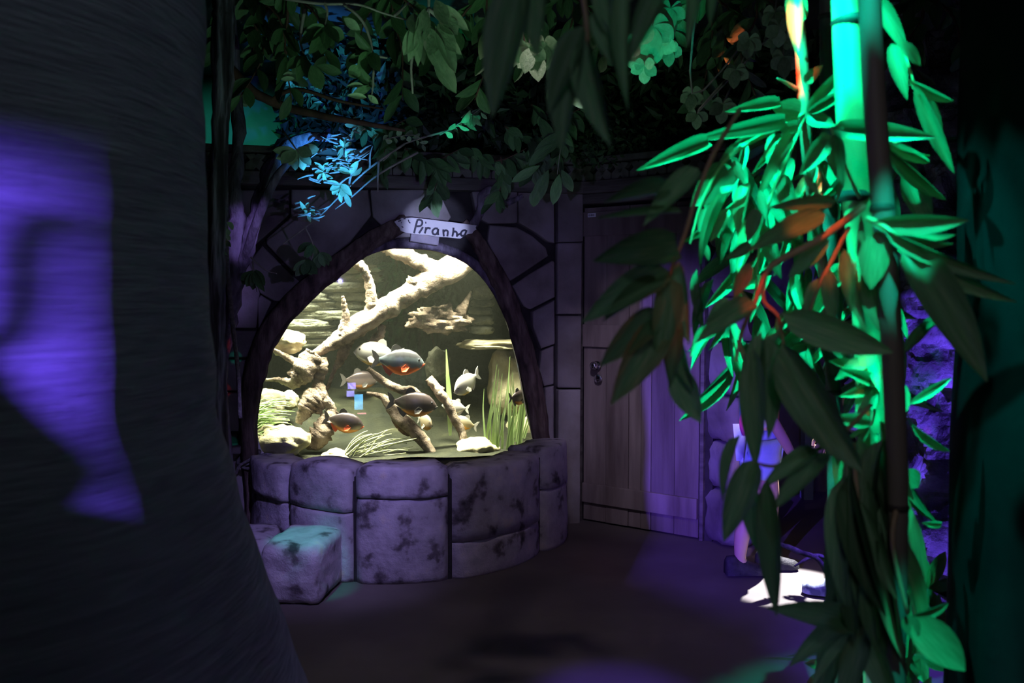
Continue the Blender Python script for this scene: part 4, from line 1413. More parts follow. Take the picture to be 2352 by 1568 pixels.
# dark canopy strip along the top
for i, (x, Y, lab) in enumerate(((570, 3.9, 'dark leafy branch at the top left beside the stripy stem'), (660, 3.8, 'dark leafy branch hanging over the brown branch'), (900, 4.2, 'shadowy leafy branch behind the leaf rosettes'),
                                 (1120, 3.9, 'shadowy leafy branch right of the drooping leaf bunch'), (1300, 4.0, 'shadowy leafy branch behind the blurred bamboo leaves'), (1620, 3.8, 'dark leafy branch at the top left of the tan culm'),
                                 (1740, 3.6, 'leafy branch with toothed leaves beside the tan culm'), (2120, 3.4, 'dark leafy branch at the top right beside the black column'))):
    pl_ = [(x, -60, Y), (x + rl.uniform(-20, 20), 40, Y), (x + rl.uniform(-40, 40), 120, Y), (x + rl.uniform(-50, 50), 230, Y)]
    pl2 = [(x, -20, Y), (x - 60, 40, Y + .1), (x - 80, 130, Y + .1)]
    pl3 = [(x, -20, Y), (x + 70, 40, Y - .1), (x + 90, 140, Y - .1)]
    L_ = along(pl_, 16, 66, 28) + along(pl2, 12, 58, 26) + along(pl3, 12, 58, 26)
    shrub('hanging_branch', P(x, -60, Y), lab, 'foliage', [pl_, pl2, pl3], L_, M['leaf'], M['brown'], .007, G)
# blue lit twiggy plant in front of the wall, upper left
st_ = [[(930, 330, 4.9), (850, 385, 4.85), (790, 440, 4.8), (730, 500, 4.75), (650, 560, 4.7)], [(960, 350, 4.9), (870, 400, 4.85), (810, 450, 4.8), (770, 480, 4.8)], [(1030, 300, 4.9), (930, 330, 4.9), (880, 370, 4.9)],
       [(870, 370, 4.8), (868, 410, 4.8), (868, 440, 4.8)], [(850, 385, 4.8), (850, 355, 4.8), (856, 335, 4.8)], [(800, 430, 4.75), (815, 380, 4.75), (850, 350, 4.75)]]
L_ = whorl(785, 425, 4.75, 7, 34, 15, 30, 200) + whorl(805, 400, 4.75, 5, 34, 15, 180, 360) + [(790, 440, 4.75, 806, 476, 4.75, 13, 0, 'b0'), (780, 440, 4.75, 784, 466, 4.75, 10, 10, 'b0'), (775, 370, 4.75, 770, 395, 4.7, 15, 0, 'b0')]
shrub('twiggy_plant', P(930, 330, 4.9), 'twiggy plant with bright green leaf tips over the left of the wall', 'foliage', st_, L_, M['paleleaf'], M['twig'], .007)
rb = random.Random(5)
for (cx, cy, n, lab, sp_) in ((790, 340, 26, 'spray of fine blue lit twigs below the brown branch', 46), (705, 485, 18, 'fine blue lit twigs hanging over the left log', 34), (745, 395, 18, 'fine blue lit twigs left of the bright green leaves', 40), (820, 290, 10, 'small bright blue twig tip below the brown branch', 24)):
    root = empty('twig_spray', P(cx, cy, 4.7), lab, 'twigs', 'fine twig sprays')
    for i in range(n):
        a = rb.uniform(-.6, .5) + (math.pi if i % 3 == 0 else 0)
        l = rb.uniform(.4, 1.0) * sp_
        x0, y0 = cx + rb.uniform(-sp_, sp_) * .9, cy + rb.uniform(-sp_, sp_) * .7
        Y = 4.7 + rb.uniform(-.1, .1)
        V, F = tube_vf([(P(x0, y0, Y), .006), (P(x0 + math.cos(a) * l * .5, y0 + math.sin(a) * l * .5 + rb.uniform(-3, 3), Y), .005), (P(x0 + math.cos(a) * l, y0 + math.sin(a) * l, Y), .002)], segs=5, n=3)
        mesh_obj('twig', V, F, M['twig'], root, True)
    for (bx, by, Yb, tx, ty, Yt, wpx, roll, key) in whorl(cx, cy, 4.68, 7, 26, 10, 0, 360):
        leaf(root, P(bx, by, Yb), P(tx, ty, Yt), wpx / FPX * Yb, roll, key, M['paleleaf'])
# round leaf cluster at the liana
shrub('leaf_rosette', P(680, 340, 4.4), 'rosette of rounded blue green leaves on the liana', 'foliage', [[(650, 300, 4.5), (675, 335, 4.4), (690, 355, 4.4)]], whorl(682, 345, 4.4, 9, 46, 26, -10, 190), M['paleleaf'], M['twig'], .006)
shrub('leaf_rosette', P(730, 560, 4.7), 'small drooping leaves on the wall left of the log', 'foliage', [[(700, 520, 4.7), (720, 570, 4.7), (705, 630, 4.7)]],
      whorl(720, 560, 4.7, 6, 40, 18, 60, 180) + whorl(705, 600, 4.7, 6, 40, 22, 40, 160) + whorl(735, 580, 4.7, 5, 36, 18, 20, 120), M['leaf'], M['twig'], .005)
shrub('leaf_rosette', P(600, 620, 4.5), 'dark leaves hanging beside the rope over the wall stones', 'foliage', [[(575, 590, 4.5), (610, 620, 4.5), (636, 628, 4.5)], [(580, 600, 4.5), (585, 640, 4.5), (590, 670, 4.5)]],
      whorl(585, 620, 4.5, 8, 42, 20, 50, 150), M['leaf'], M['twig'], .005)
# small green leaves right of the blue twigs
shrub('twiggy_plant', P(1085, 270, 4.6), 'small bright green leaves left of the blurred bamboo leaves', 'foliage', [[(1010, 310, 4.6), (1060, 280, 4.6), (1110, 245, 4.6)]],
      along([(1020, 305, 4.6), (1060, 282, 4.6), (1110, 255, 4.6)], 12, 28, 13, 40) + whorl(1085, 265, 4.6, 6, 30, 14, 0, 180), M['paleleaf'], M['twig'], .004)
shrub('twiggy_plant', P(940, 330, 4.8), 'tiny bright green leaves on the thin twig above the sign', 'foliage', [[(880, 320, 4.8), (950, 310, 4.8), (975, 330, 4.8)]],
      along([(880, 322, 4.8), (930, 310, 4.8), (975, 335, 4.8)], 12, 18, 11, 10), M['paleleaf'], M['twig'], .003)
# hanging ivy at the left opening
shrub('hanging_ivy', P(545, 200, 4.9), 'string of bright ivy leaves hanging beside the rope', 'foliage', [[(543, 205, 4.9), (540, 300, 4.9), (541, 400, 4.9), (538, 480, 4.9)]],
      along([(541, 380, 4.9), (541, 420, 4.9), (539, 480, 4.9)], 16, 22, 14, 60) + whorl(545, 215, 4.9, 6, 42, 24, 30, 150), M['paleleaf'], M['twig'], .004)
shrub('hanging_ivy', P(508, 560, 4.1), 'small green ivy leaves on the rope', 'foliage', [[(518, 500, 4.1), (515, 560, 4.1), (505, 610, 4.1)]], along([(520, 510, 4.1), (514, 560, 4.1), (500, 605, 4.1)], 14, 22, 13, 40), M['paleleaf'], M['twig'], .004)
# dark leaves draped over the wall centre and right
for i, (x, y, Y, lab, n) in enumerate(((1000, 400, 5.2, 'dark ferny foliage draped above the sign', 22), (1230, 350, 4.9, 'blue grey leaves draped over the wall right of the sign', 18), (1150, 400, 5.2, 'dark leaves draped behind the curled root', 14), (880, 330, 5.3, 'dark foliage behind the twiggy plant', 18),
                                       (1290, 300, 4.7, 'large dim leaves below the blurred bamboo leaves', 12))):
    pl_ = [(x - 70, y - 60, Y), (x - 10, y - 30, Y), (x + 60, y - 60, Y)]
    pl2 = [(x, y - 40, Y), (x + 5, y + 10, Y), (x - 10, y + 60, Y)]
    shrub('wall_foliage', P(x, y, Y), lab, 'foliage', [pl_, pl2], along(pl_, n, 52, 22, 90) + along(pl2, n, 48, 20, 80), M['leaf'], M['brown'], .006, 'foliage draped on the wall top')
shrub('hanging_leaves', P(1300, 330, 4.6), 'blue grey broad leaves hanging left of the frieze', 'foliage', [[(1310, 270, 4.6), (1290, 330, 4.6), (1280, 400, 4.6)]],
      [(1300, 300, 4.6, 1225, 360, 4.6, 34, 0, 'b0'), (1270, 330, 4.6, 1215, 380, 4.6, 26, 10, 'b0'), (1240, 380, 4.6, 1175, 418, 4.6, 22, 0, 'b0'), (1260, 390, 4.6, 1225, 470, 4.6, 30, 0, 'b0'), (1290, 390, 4.6, 1315, 440, 4.6, 24, 0, 'b0'),
       (1285, 400, 4.6, 1270, 470, 4.6, 26, 0, 'b0'), (1232, 430, 4.6, 1225, 475, 4.6, 26, 0, 'b0'), (1240, 270, 4.6, 1270, 330, 4.6, 28, 0, 'b0')], M['leaf'], M['twig'], .005)
# curled root on the wall
tag(tube('curled_root', [(W1.pt(1085, 520, -.14), .030), (W1.pt(1105, 480, -.15), .028), (W1.pt(1106, 450, -.16), .026), (W1.pt(1130, 436, -.18), .026), (W1.pt(1145, 455, -.16), .024), (W1.pt(1165, 466, -.14), .02), (W1.pt(1200, 450, -.12), .014)],
         M['vine'], None, segs=10, n=5, rough=.3), 'curled grey root on the wall right of the sign', 'root')

# grape-like lobed leaf clusters
def lobed(cx, cy, Y, R, root, m):
    for i, (a, k) in enumerate(((90, 1.0), (35, .8), (145, .8), (-10, .55), (190, .55))):
        an = math.radians(a + rl.uniform(-12, 12))
        leaf(root, P(cx, cy, Y), P(cx + math.cos(an) * R * k, cy + math.sin(an) * R * k, Y + rl.uniform(-.04, .04)), R * .62 / FPX * Y, rl.uniform(-15, 15), 'b0', m)


for lab, cl in (('large bright green lobed leaves at the top centre right', ((1500, 60, 70), (1475, 95, 66), (1510, 90, 62), (1455, 110, 50), (1540, 20, 50), (1480, 150, 44), (1535, 110, 44))),
                ('round pale green toothed leaves hanging between the blurred bamboo leaves', ((1215, 110, 58), (1250, 100, 52), (1230, 120, 66))),
                ('dim green lobed leaves left of the tan culm', ((1590, 215, 42), (1720, 90, 46), (1660, 240, 46), (1690, 160, 44), (1600, 260, 38), (1790, 60, 50))),
                ('serrated leaves hanging beside the tan culm', ((1780, 30, 50), (1795, 80, 60), (1800, 130, 50)))):
    root = empty('lobed_leaves', P(cl[0][0], cl[0][1] - 60, 3.4), lab, 'foliage', 'lobed leaf clusters')
    tube('twig', [(P(cl[0][0] + 20, -80, 3.45), .006)] + [(P(x, y, 3.42), .004) for x, y, _ in cl], M['twig'], root, segs=6, n=4)
    for x, y, R in cl:
        lobed(x, y, 3.4 + rl.uniform(-.1, .1), R, root, M['paleleaf'])
# bright small plant and bush above the door
root = empty('ivy_bush', W2.at(.35, 2.45, .3), 'low bush of small green leaves on top of the wall above the door', 'bush')
V, F = [], []
for i in range(2600):
    x, y = rl.uniform(1300, 1700), rl.triangular(250, 400, 350)
    Y = rl.uniform(5.7, 6.4)
    c = P(x, y, Y)
    R = Euler((rl.uniform(-1, 1), rl.uniform(-1, 1), rl.uniform(0, 6.28))).to_matrix() @ Matrix.Rotation(math.pi / 2, 3, 'X')
    s_ = rl.uniform(.018, .034)
    o_ = len(V)
    V += [c + R @ Vector(q) * s_ for q in ((-1, 0, 0), (-.2, .55, .1), (1, 0, 0), (-.2, -.55, .1))]
    F.append((o_, o_ + 1, o_ + 2, o_ + 3))
o = mesh_obj('small_leaves', V, F, M['ivy'], root)
o['kind'] = 'stuff'
# dark vegetation mass over the wall top (cannot be counted)
V, F = [], []
for i in range(9000):
    x = rl.uniform(640, 2300)
    y = rl.uniform(-80, 400 if x < 1350 else 330)
    Y = rl.uniform(5.9, 6.8)
    c = P(x, y, Y)
    R = Euler((rl.uniform(-1.2, 1.2), rl.uniform(-1.2, 1.2), rl.uniform(0, 6.28))).to_matrix() @ Matrix.Rotation(math.pi / 2, 3, 'X')
    s_ = rl.uniform(.03, .085)
    o_ = len(V)
    V += [c + R @ Vector(q) * s_ for q in ((-1, 0, 0), (-.3, .45, .15), (1, 0, -.15), (-.3, -.45, .15))]
    F.append((o_, o_ + 1, o_ + 2, o_ + 3))
o = mesh_obj('dark_foliage', V, F, M['ivy'])
tag(o, 'mass of dark leaves filling the space above the wall', 'foliage')
o['kind'] = 'stuff'

# ================================================================== BAMBOO
def culm(root, pts, nodes, m, segs=16):
    """pts: (px,py,Y,halfwidth px); nodes: indices (fraction) where a joint ring sits"""
    tube('culm', [(P(x, y, Y), hw / FPX * Y) for x, y, Y, hw in pts], m, root, segs=segs, n=6)
    for nx, ny, Y, hw in nodes:
        c = P(nx, ny, Y)
        r = hw / FPX * Y
        tube('culm_node', [(c + Vector((0, 0, -r * .35)), r * 1.01), (c + Vector((0, 0, -r * .1)), r * 1.12), (c + Vector((0, 0, r * .1)), r * 1.12), (c + Vector((0, 0, r * .35)), r * 1.01)], M['node'], root, segs=segs, n=2, cap=False)


def bleaves(root, lst, m, key=None):
    for q in lst:
        bx, by, tx, ty, wpx, Yb, Yt, roll = (list(q) + [0])[:8]
        leaf(root, P(bx, by, Yb), P(tx, ty, Yt), 1.22 * wpx / FPX * (Yb + Yt) * .5, roll + rl.uniform(-8, 8), key or rl.choice(('l0', 'l0', 'l1', 'l3')), m)


def zfloor(px, Y, yref):
    p = P(px, yref, Y)
    return p


# 1) front grey culm
b1 = empty('bamboo', Vector((P(2055, 1500, 1.45).x, 1.45, 0)), 'slim grey brown bamboo culm in front with bright leaves fanning from its joint', 'bamboo', 'bamboo plants')
culm(b1, [(1996, -140, 1.45, 25), (1998, 0, 1.45, 25), (2010, 250, 1.45, 25), (2028, 480, 1.45, 25), (2044, 700, 1.45, 24), (2056, 950, 1.45, 24), (2062, 1150, 1.45, 23), (2060, 1400, 1.45, 22), (2056, 1700, 1.45, 22), (2052, 2200, 1.45, 22), (2050, 2750, 1.45, 22)],
     [(2026, 478, 1.45, 25), (2062, 1165, 1.45, 23)], M['culmgrey'])
tube('side_branch', [(P(1985, 472, 1.46), .0065), (P(1930, 515, 1.46), .0062), (P(1870, 556, 1.46), .006), (P(1800, 592, 1.46), .0055), (P(1762, 622, 1.46), .005), (P(1735, 690, 1.45), .004), (P(1705, 760, 1.44), .0035), (P(1690, 830, 1.43), .003)], M['culmred'], b1, segs=8, n=5)
tube('side_branch', [(P(1757, 630, 1.46), .004), (P(1754, 690, 1.46), .0036), (P(1790, 730, 1.45), .003), (P(1800, 800, 1.44), .0025)], M['culmred'], b1, segs=7, n=4)
tube('side_branch', [(P(1950, 520, 1.47), .004), (P(1915, 590, 1.47), .0036), (P(1880, 660, 1.47), .003), (P(1855, 730, 1.47), .0028)], M['culmred'], b1, segs=7, n=4)
tube('side_branch', [(P(1990, 500, 1.44), .005), (P(2030, 520, 1.42), .0045), (P(2075, 560, 1.40), .003)], M['culmgreen'], b1, segs=7, n=4)
tube('side_branch', [(P(2060, 1165, 1.44), .005), (P(2050, 1250, 1.42), .004), (P(2085, 1410, 1.40), .003)], M['culmred'], b1, segs=7, n=4)
A = [  # bright fan at the joint
    (1998, 512, 2228, 508, 40, 1.43, 1.40, 8), (2030, 524, 2328, 656, 30, 1.42, 1.30, 30), (2045, 530, 2190, 565, 26, 1.43, 1.44, 50), (2078, 560, 2268, 872, 78, 1.40, 1.28, -15), (2030, 530, 2200, 545, 20, 1.44, 1.5, 60),
    (2018, 532, 2000, 664, 56, 1.44, 1.44, 0), (1975, 530, 1985, 560, 14, 1.44, 1.44, 0), (2060, 545, 2330, 700, 40, 1.41, 1.33, 55), (2150, 735, 2078, 812, 26, 1.46, 1.5, 20), (2175, 715, 2085, 790, 16, 1.46, 1.5, 60),
    # from the red side branch
    (1735, 700, 1594, 796, 46, 1.44, 1.38, 20), (1722, 603, 1686, 684, 28, 1.45, 1.45, 0), (1672, 684, 1622, 748, 26, 1.45, 1.45, 0), (1795, 718, 2052, 812, 66, 1.40, 1.36, 10), (1797, 790, 1990, 1085, 84, 1.38, 1.3, 10),
    (1792, 720, 1802, 800, 12, 1.45, 1.45, 30), (1748, 760, 1742, 1000, 40, 1.42, 1.40, 20), (1760, 770, 1768, 1010, 44, 1.42, 1.38, -20), (1790, 760, 1720, 930, 40, 1.44, 1.4, 30), (1730, 800, 1735, 1075, 50, 1.41, 1.38, 0), (1905, 548, 1808, 638, 32, 1.47, 1.5, 10), (1906, 620, 1913, 748, 32, 1.47, 1.46, 0), (1940, 572, 1956, 716, 28, 1.48, 1.47, 10),
    (1880, 640, 1850, 760, 24, 1.48, 1.47, 30), (1965, 600, 1985, 760, 34, 1.5, 1.48, 50), (1725, 560, 1664, 596, 24, 1.46, 1.45, 0), (1738, 478, 1716, 558, 28, 1.48, 1.47, 0), (1895, 492, 1722, 572, 44, 1.46, 1.42, 15),
    (1920, 462, 1768, 476, 28, 1.48, 1.45, 10), (1845, 400, 1886, 452, 12, 1.5, 1.5, 0), (2012, 600, 2030, 790, 50, 1.48, 1.44, 40),
]
bleaves(b1, A, M['bleaf'])
# 2) thick green culm
b2 = empty('bamboo', Vector((P(2010, 900, 1.8).x, 1.8, 0)), 'thick bright green lit bamboo culm just behind the front grey one', 'bamboo', 'bamboo plants')
culm(b2, [(1944, -140, 1.8, 36), (1947, 0, 1.8, 36), (1955, 200, 1.8, 36), (1966, 400, 1.8, 36), (1985, 600, 1.8, 34), (2000, 850, 1.8, 34), (2012, 1150, 1.8, 33), (2016, 1500, 1.8, 32), (2018, 1900, 1.8, 32), (2018, 2470, 1.8, 32)],
     [(1952, 52, 1.8, 36), (1962, 452, 1.8, 36), (2008, 1000, 1.8, 33)], M['culmgreen'], 20)
for st_ in ([(1975, 455, 1.76), (1945, 390, 1.74), (1915, 310, 1.72), (1908, 292, 1.72)], [(1990, 330, 1.78), (2030, 320, 1.74), (2060, 330, 1.7)], [(1990, 960, 1.76), (2000, 975, 1.72), (2010, 940, 1.7)], [(2000, 0, 1.8), (2040, 60, 1.75), (2075, 120, 1.72), (2100, 195, 1.7)]):
    tube('side_branch', [(P(*q), .0045 - .0008 * i) for i, q in enumerate(st_)], M['culmgreen'], b2, segs=7, n=4)
A = [(1912, 296, 2148, 314, 40, 1.72, 1.55, -10), (1912, 312, 1880, 350, 40, 1.72, 1.72, 0), (1898, 318, 1834, 404, 36, 1.72, 1.70, 0), (1916, 310, 1930, 418, 36, 1.71, 1.69, 0), (1935, 392, 1923, 462, 12, 1.73, 1.73, 0),
     (2010, -10, 2085, 122, 30, 1.74, 1.7, 0), (2070, 95, 2116, 152, 22, 1.7, 1.7, 0), (2048, 100, 2082, 224, 30, 1.72, 1.7, 0), (2085, 182, 2196, 242, 20, 1.7, 1.72, 20), (2100, 192, 2192, 396, 28, 1.7, 1.72, 0), (2020, 318, 2150, 382, 22, 1.74, 1.78, 10),
     (2028, 330, 2172, 452, 26, 1.74, 1.78, 20), (2025, 340, 2140, 360, 18, 1.75, 1.8, 30), (2082, 388, 2138, 520, 46, 1.8, 1.8, 0), (2120, 200, 2165, 300, 16, 1.72, 1.74, 0), (2000, 340, 2012, 480, 18, 1.78, 1.78, 0),
     (2000, 968, 1906, 958, 28, 1.7, 1.66, 0), (1998, 972, 1938, 1014, 10, 1.7, 1.68, 0), (1998, 975, 1956, 1046, 12, 1.7, 1.68, 0), (1996, 978, 1990, 1092, 20, 1.7, 1.7, 0), (2000, 940, 2015, 905, 14, 1.7, 1.7, 0),
     (2088, 928, 2188, 866, 18, 1.7, 1.72, 0), (2075, 880, 2082, 945, 16, 1.72, 1.72, 0), (2090, 970, 2180, 1030, 18, 1.72, 1.75, 30), (2075, 1080, 2110, 1120, 40, 1.75, 1.75, 0), (2115, 1200, 2175, 1205, 14, 1.75, 1.78, 0),
     (2010, 880, 1940, 850, 26, 1.78, 1.74, 20), (2005, 890, 1930, 910, 22, 1.78, 1.74, 0), (1990, 830, 1920, 870, 30, 1.8, 1.75, 10), (2010, 860, 1960, 940, 20, 1.78, 1.74, 40), (1960, 850, 1900, 830, 24, 1.8, 1.78, 20), (2000, 800, 2020, 900, 24, 1.78, 1.74, 10)]
bleaves(b2, A, M['bleaf'])
# 3) tan culm
b3 = empty('bamboo', Vector((P(1850, 900, 1.95).x, 1.95, 0)), 'thin tan bamboo culm glowing red orange left of the green culm', 'bamboo', 'bamboo plants')
culm(b3, [(1822, -140, 1.95, 11), (1830, 0, 1.95, 13), (1842, 140, 1.95, 14), (1848, 260, 1.95, 14), (1862, 420, 2.0, 13), (1900, 700, 2.2, 12), (1935, 1100, 2.4, 12), (1950, 1600, 2.5, 12), (1952, 1905, 2.5, 12)], [(1845, 212, 1.95, 15), (1880, 560, 2.1, 13)], M['culmred'])
tube('side_branch', [(P(1830, 205, 1.94), .005), (P(1805, 190, 1.92), .004), (P(1785, 180, 1.9), .002)], M['culmred'], b3, segs=7, n=4)
tube('side_branch', [(P(1845, 262, 1.94), .005), (P(1780, 300, 1.88), .0045), (P(1700, 340, 1.82), .004), (P(1650, 390, 1.8), .0035), (P(1610, 470, 1.78), .003), (P(1585, 560, 1.76), .002)], M['culmgreen'], b3, segs=7, n=5)
tube('side_branch', [(P(1845, 270, 1.94), .005), (P(1810, 360, 1.9), .004), (P(1770, 450, 1.88), .0035), (P(1745, 560, 1.86), .003), (P(1735, 680, 1.86), .002)], M['culmgreen'], b3, segs=7, n=5)
A = [(1792, 236, 1682, 251, 24, 1.88, 1.82, 10), (1802, 274, 1612, 318, 32, 1.86, 1.74, 5), (1760, 290, 1672, 342, 16, 1.86, 1.82, 0), (1838, 256, 1774, 246, 44, 1.9, 1.86, 0), (1852, 256, 1976, 130, 28, 1.9, 1.84, 0), (1852, 260, 1976, 186, 20, 1.9, 1.84, 0),
     (1850, 266, 1918, 288, 30, 1.9, 1.86, 0), (1832, 288, 1788, 296, 24, 1.88, 1.84, 0), (1828, 302, 1742, 442, 28, 1.88, 1.8, 10), (1745, 436, 1760, 506, 16, 1.8, 1.8, 0), (1792, 308, 1750, 366, 14, 1.88, 1.84, 0), (1848, 190, 1890, 150, 22, 1.92, 1.88, 0),
     (1678, 382, 1588, 474, 60, 1.82, 1.78, 0), (1700, 328, 1646, 386, 18, 1.82, 1.8, 0), (1685, 368, 1709, 422, 18, 1.82, 1.82, 0), (1622, 478, 1605, 534, 22, 1.78, 1.78, 0), (1672, 478, 1632, 554, 24, 1.8, 1.78, 0), (1674, 440, 1592, 600, 14, 1.78, 1.74, 40),
     (1626, 325, 1488, 378, 32, 1.78, 1.66, 10), (1835, 60, 1820, -60, 40, 1.9, 1.86, 0), (1832, -20, 1838, 140, 30, 1.86, 1.84, 10), (1620, 560, 1628, 600, 12, 1.8, 1.8, 0), (1640, 640, 1600, 780, 14, 1.8, 1.8, 40), (1770, 480, 1700, 640, 34, 1.86, 1.8, 30),
     (1760, 520, 1790, 640, 30, 1.86, 1.84, 20), (1800, 400, 1830, 520, 34, 1.9, 1.86, 20), (1720, 420, 1690, 540, 30, 1.86, 1.82, 30), (1640, 420, 1650, 560, 26, 1.82, 1.8, 40), (1600, 620, 1615, 760, 22, 1.8, 1.78, 20), (1625, 752, 1588, 812, 24, 1.78, 1.74, 0)]
bleaves(b3, A, M['bleaf'])
# 4) dim culm behind
b4 = empty('bamboo', Vector((P(1910, 900, 2.2).x, 2.2, 0)), 'dim slate coloured bamboo culm between the tan and the green culms', 'bamboo', 'bamboo plants')
culm(b4, [(1898, -140, 2.2, 17), (1900, 0, 2.2, 17), (1902, 250, 2.2, 17), (1908, 600, 2.2, 16), (1915, 1000, 2.2, 16), (1920, 1500, 2.2, 15), (1922, 2120, 2.2, 15)], [(1900, 40, 2.2, 18), (1906, 460, 2.2, 17), (1914, 900, 2.2, 16)], M['culmgrey'])
A = []
for i in range(60):
    x0, y0 = rl.uniform(1925, 2060), rl.uniform(960, 1380)
    l = rl.uniform(150, 330)
    an = math.radians(rl.gauss(88, 12))
    Y = rl.uniform(1.55, 2.3)
    A.append((x0, y0, x0 + math.cos(an) * l, y0 + math.sin(an) * l, rl.uniform(20, 44), Y, Y - .06, rl.uniform(-50, 50)))
for i in range(130):
    x0, y0 = rl.uniform(1660, 2070), rl.uniform(300, 860)
    l = rl.uniform(90, 190)
    an = math.radians(rl.gauss(100, 32))
    Y = rl.uniform(1.95, 2.7)
    A.append((x0, y0, x0 + math.cos(an) * l, y0 + math.sin(an) * l, rl.uniform(16, 30), Y, Y - .06, rl.uniform(-55, 55)))
bleaves(b4, A, M['bleaf'])
# 5) left drooping dark spray
b5 = empty('bamboo_branch', P(1640, 330, 1.35), 'drooping bamboo branch with dark fingered leaves and a red stem in front of the door', 'bamboo', 'bamboo branches')
tube('stem', [(P(1700, 250, 1.5), .004), (P(1640, 350, 1.42), .004), (P(1600, 450, 1.38), .0038), (P(1572, 540, 1.35), .0035), (P(1545, 610, 1.33), .003), (P(1528, 690, 1.32), .0025), (P(1520, 760, 1.32), .002)], M['culmred'], b5, segs=7, n=5)
A = [(1556, 575, 1352, 606, 70, 1.33, 1.24, 15), (1566, 488, 1372, 498, 16, 1.35, 1.28, 20), (1535, 440, 1380, 474, 34, 1.36, 1.28, 20), (1604, 388, 1480, 512, 44, 1.38, 1.3, 20), (1535, 622, 1342, 734, 64, 1.33, 1.22, 10), (1522, 655, 1382, 748, 42, 1.32, 1.25, 30),
     (1515, 715, 1380, 838, 58, 1.32, 1.24, 10), (1520, 745, 1398, 936, 70, 1.32, 1.24, 5), (1542, 640, 1515, 830, 56, 1.32, 1.26, -10), (1545, 715, 1541, 884, 40, 1.33, 1.3, 0), (1558, 850, 1612, 972, 56, 1.34, 1.3, 10), (1560, 600, 1580, 790, 44, 1.33, 1.3, 35),
     (1530, 600, 1440, 560, 40, 1.33, 1.28, 40), (1570, 790, 1600, 900, 24, 1.34, 1.3, 40)]
bleaves(b5, A, M['bleaf'])
# 6) blurred leaves at the top
b6 = empty('bamboo_branch', P(1330, -60, 1.05), 'blurred dark bamboo leaves hanging close to the lens at the top', 'bamboo', 'bamboo branches')
tube('stem', [(P(1180, -90, 1.1), .004), (P(1300, -70, 1.08), .004), (P(1400, -60, 1.08), .004), (P(1560, -80, 1.1), .003)], M['culmgreen'], b6, segs=7, n=5)
tube('stem', [(P(1330, -70, 1.08), .003), (P(1345, 40, 1.08), .003), (P(1350, 110, 1.08), .0025)], M['culmred'], b6, segs=7, n=5)
A = [(1200, -60, 1128, 264, 80, 1.08, 1.05, 25), (1250, -60, 1240, 140, 52, 1.08, 1.06, 30), (1340, 60, 1258, 258, 56, 1.08, 1.06, 20), (1336, 70, 1285, 350, 62, 1.08, 1.06, 30), (1348, 90, 1412, 340, 56, 1.08, 1.05, 20), (1446, -50, 1428, 236, 36, 1.08, 1.06, 15),
     (1540, -50, 1440, 130, 46, 1.1, 1.08, 20), (1492, -50, 1400, 60, 36, 1.1, 1.1, 30), (1600, -60, 1580, 105, 26, 1.3, 1.3, 0), (1380, -50, 1410, 100, 40, 1.1, 1.08, 20), (1640, -60, 1630, 60, 22, 1.3, 1.3, 0), (1360, 30, 1420, 165, 30, 1.1, 1.08, 0)]
bleaves(b6, A, M['bleaf'])
# 7) lower leaves
b7 = empty('bamboo_branch', P(1900, 1000, 1.4), 'drooping bamboo leaves in front of the visitors and the floor light', 'bamboo', 'bamboo branches')
tube('stem', [(P(2000, 930, 1.5), .004), (P(1930, 1000, 1.42), .0038), (P(1860, 1040, 1.38), .0035), (P(1780, 1070, 1.36), .003), (P(1730, 1060, 1.36), .002)], M['culmred'], b7, segs=7, n=5)
tube('stem', [(P(1960, 1020, 1.45), .004), (P(1970, 1150, 1.4), .0035), (P(1985, 1300, 1.38), .003), (P(1990, 1450, 1.38), .002)], M['culmred'], b7, segs=7, n=5)
A = [(1735, 1055, 1662, 1246, 56, 1.36, 1.32, 5), (1762, 1100, 1782, 1416, 46, 1.35, 1.3, 10), (1875, 1032, 1752, 1112, 36, 1.38, 1.34, 10), (1905, 1040, 1772, 1172, 40, 1.38, 1.34, 20), (1970, 1440, 1788, 1392, 56, 1.38, 1.32, 20), (1950, 1420, 1818, 1520, 40, 1.4, 1.36, 10),
     (1955, 1080, 2046, 1410, 44, 1.38, 1.33, 30), (1940, 1090, 1935, 1390, 50, 1.38, 1.34, 30), (1975, 1150, 2060, 1380, 40, 1.4, 1.34, 10), (1980, 1200, 2010, 1500, 44, 1.38, 1.32, 20), (1960, 1180, 1958, 1480, 52, 1.38, 1.34, 25),
     (1990, 1100, 2000, 1420, 46, 1.42, 1.36, 0), (1985, 1440, 1930, 1620, 50, 1.38, 1.32, 10), (1990, 1450, 2060, 1640, 50, 1.38, 1.32, 10), (1960, 1460, 1860, 1580, 22, 1.4, 1.36, 30), (1740, 1060, 1740, 1300, 40, 1.38, 1.34, 45),
     (2085, 1416, 2172, 1382, 16, 1.42, 1.45, 30), (2098, 1416, 2218, 1542, 72, 1.41, 1.38, 0), (2086, 1410, 2102, 1468, 34, 1.41, 1.4, 0), (1700, 1000, 1650, 1140, 26, 1.4, 1.36, 30)]
for i in range(34):
    x0, y0 = rl.uniform(1935, 2045), rl.uniform(960, 1330)
    l = rl.uniform(190, 330)
    an = math.radians(rl.gauss(88, 9))
    Y = rl.uniform(1.47, 1.56)
    A.append((x0, y0, x0 + math.cos(an) * l, y0 + math.sin(an) * l, rl.uniform(26, 46), Y, Y - .05, rl.uniform(-40, 40)))
bleaves(b7, A, M['bleaf'])
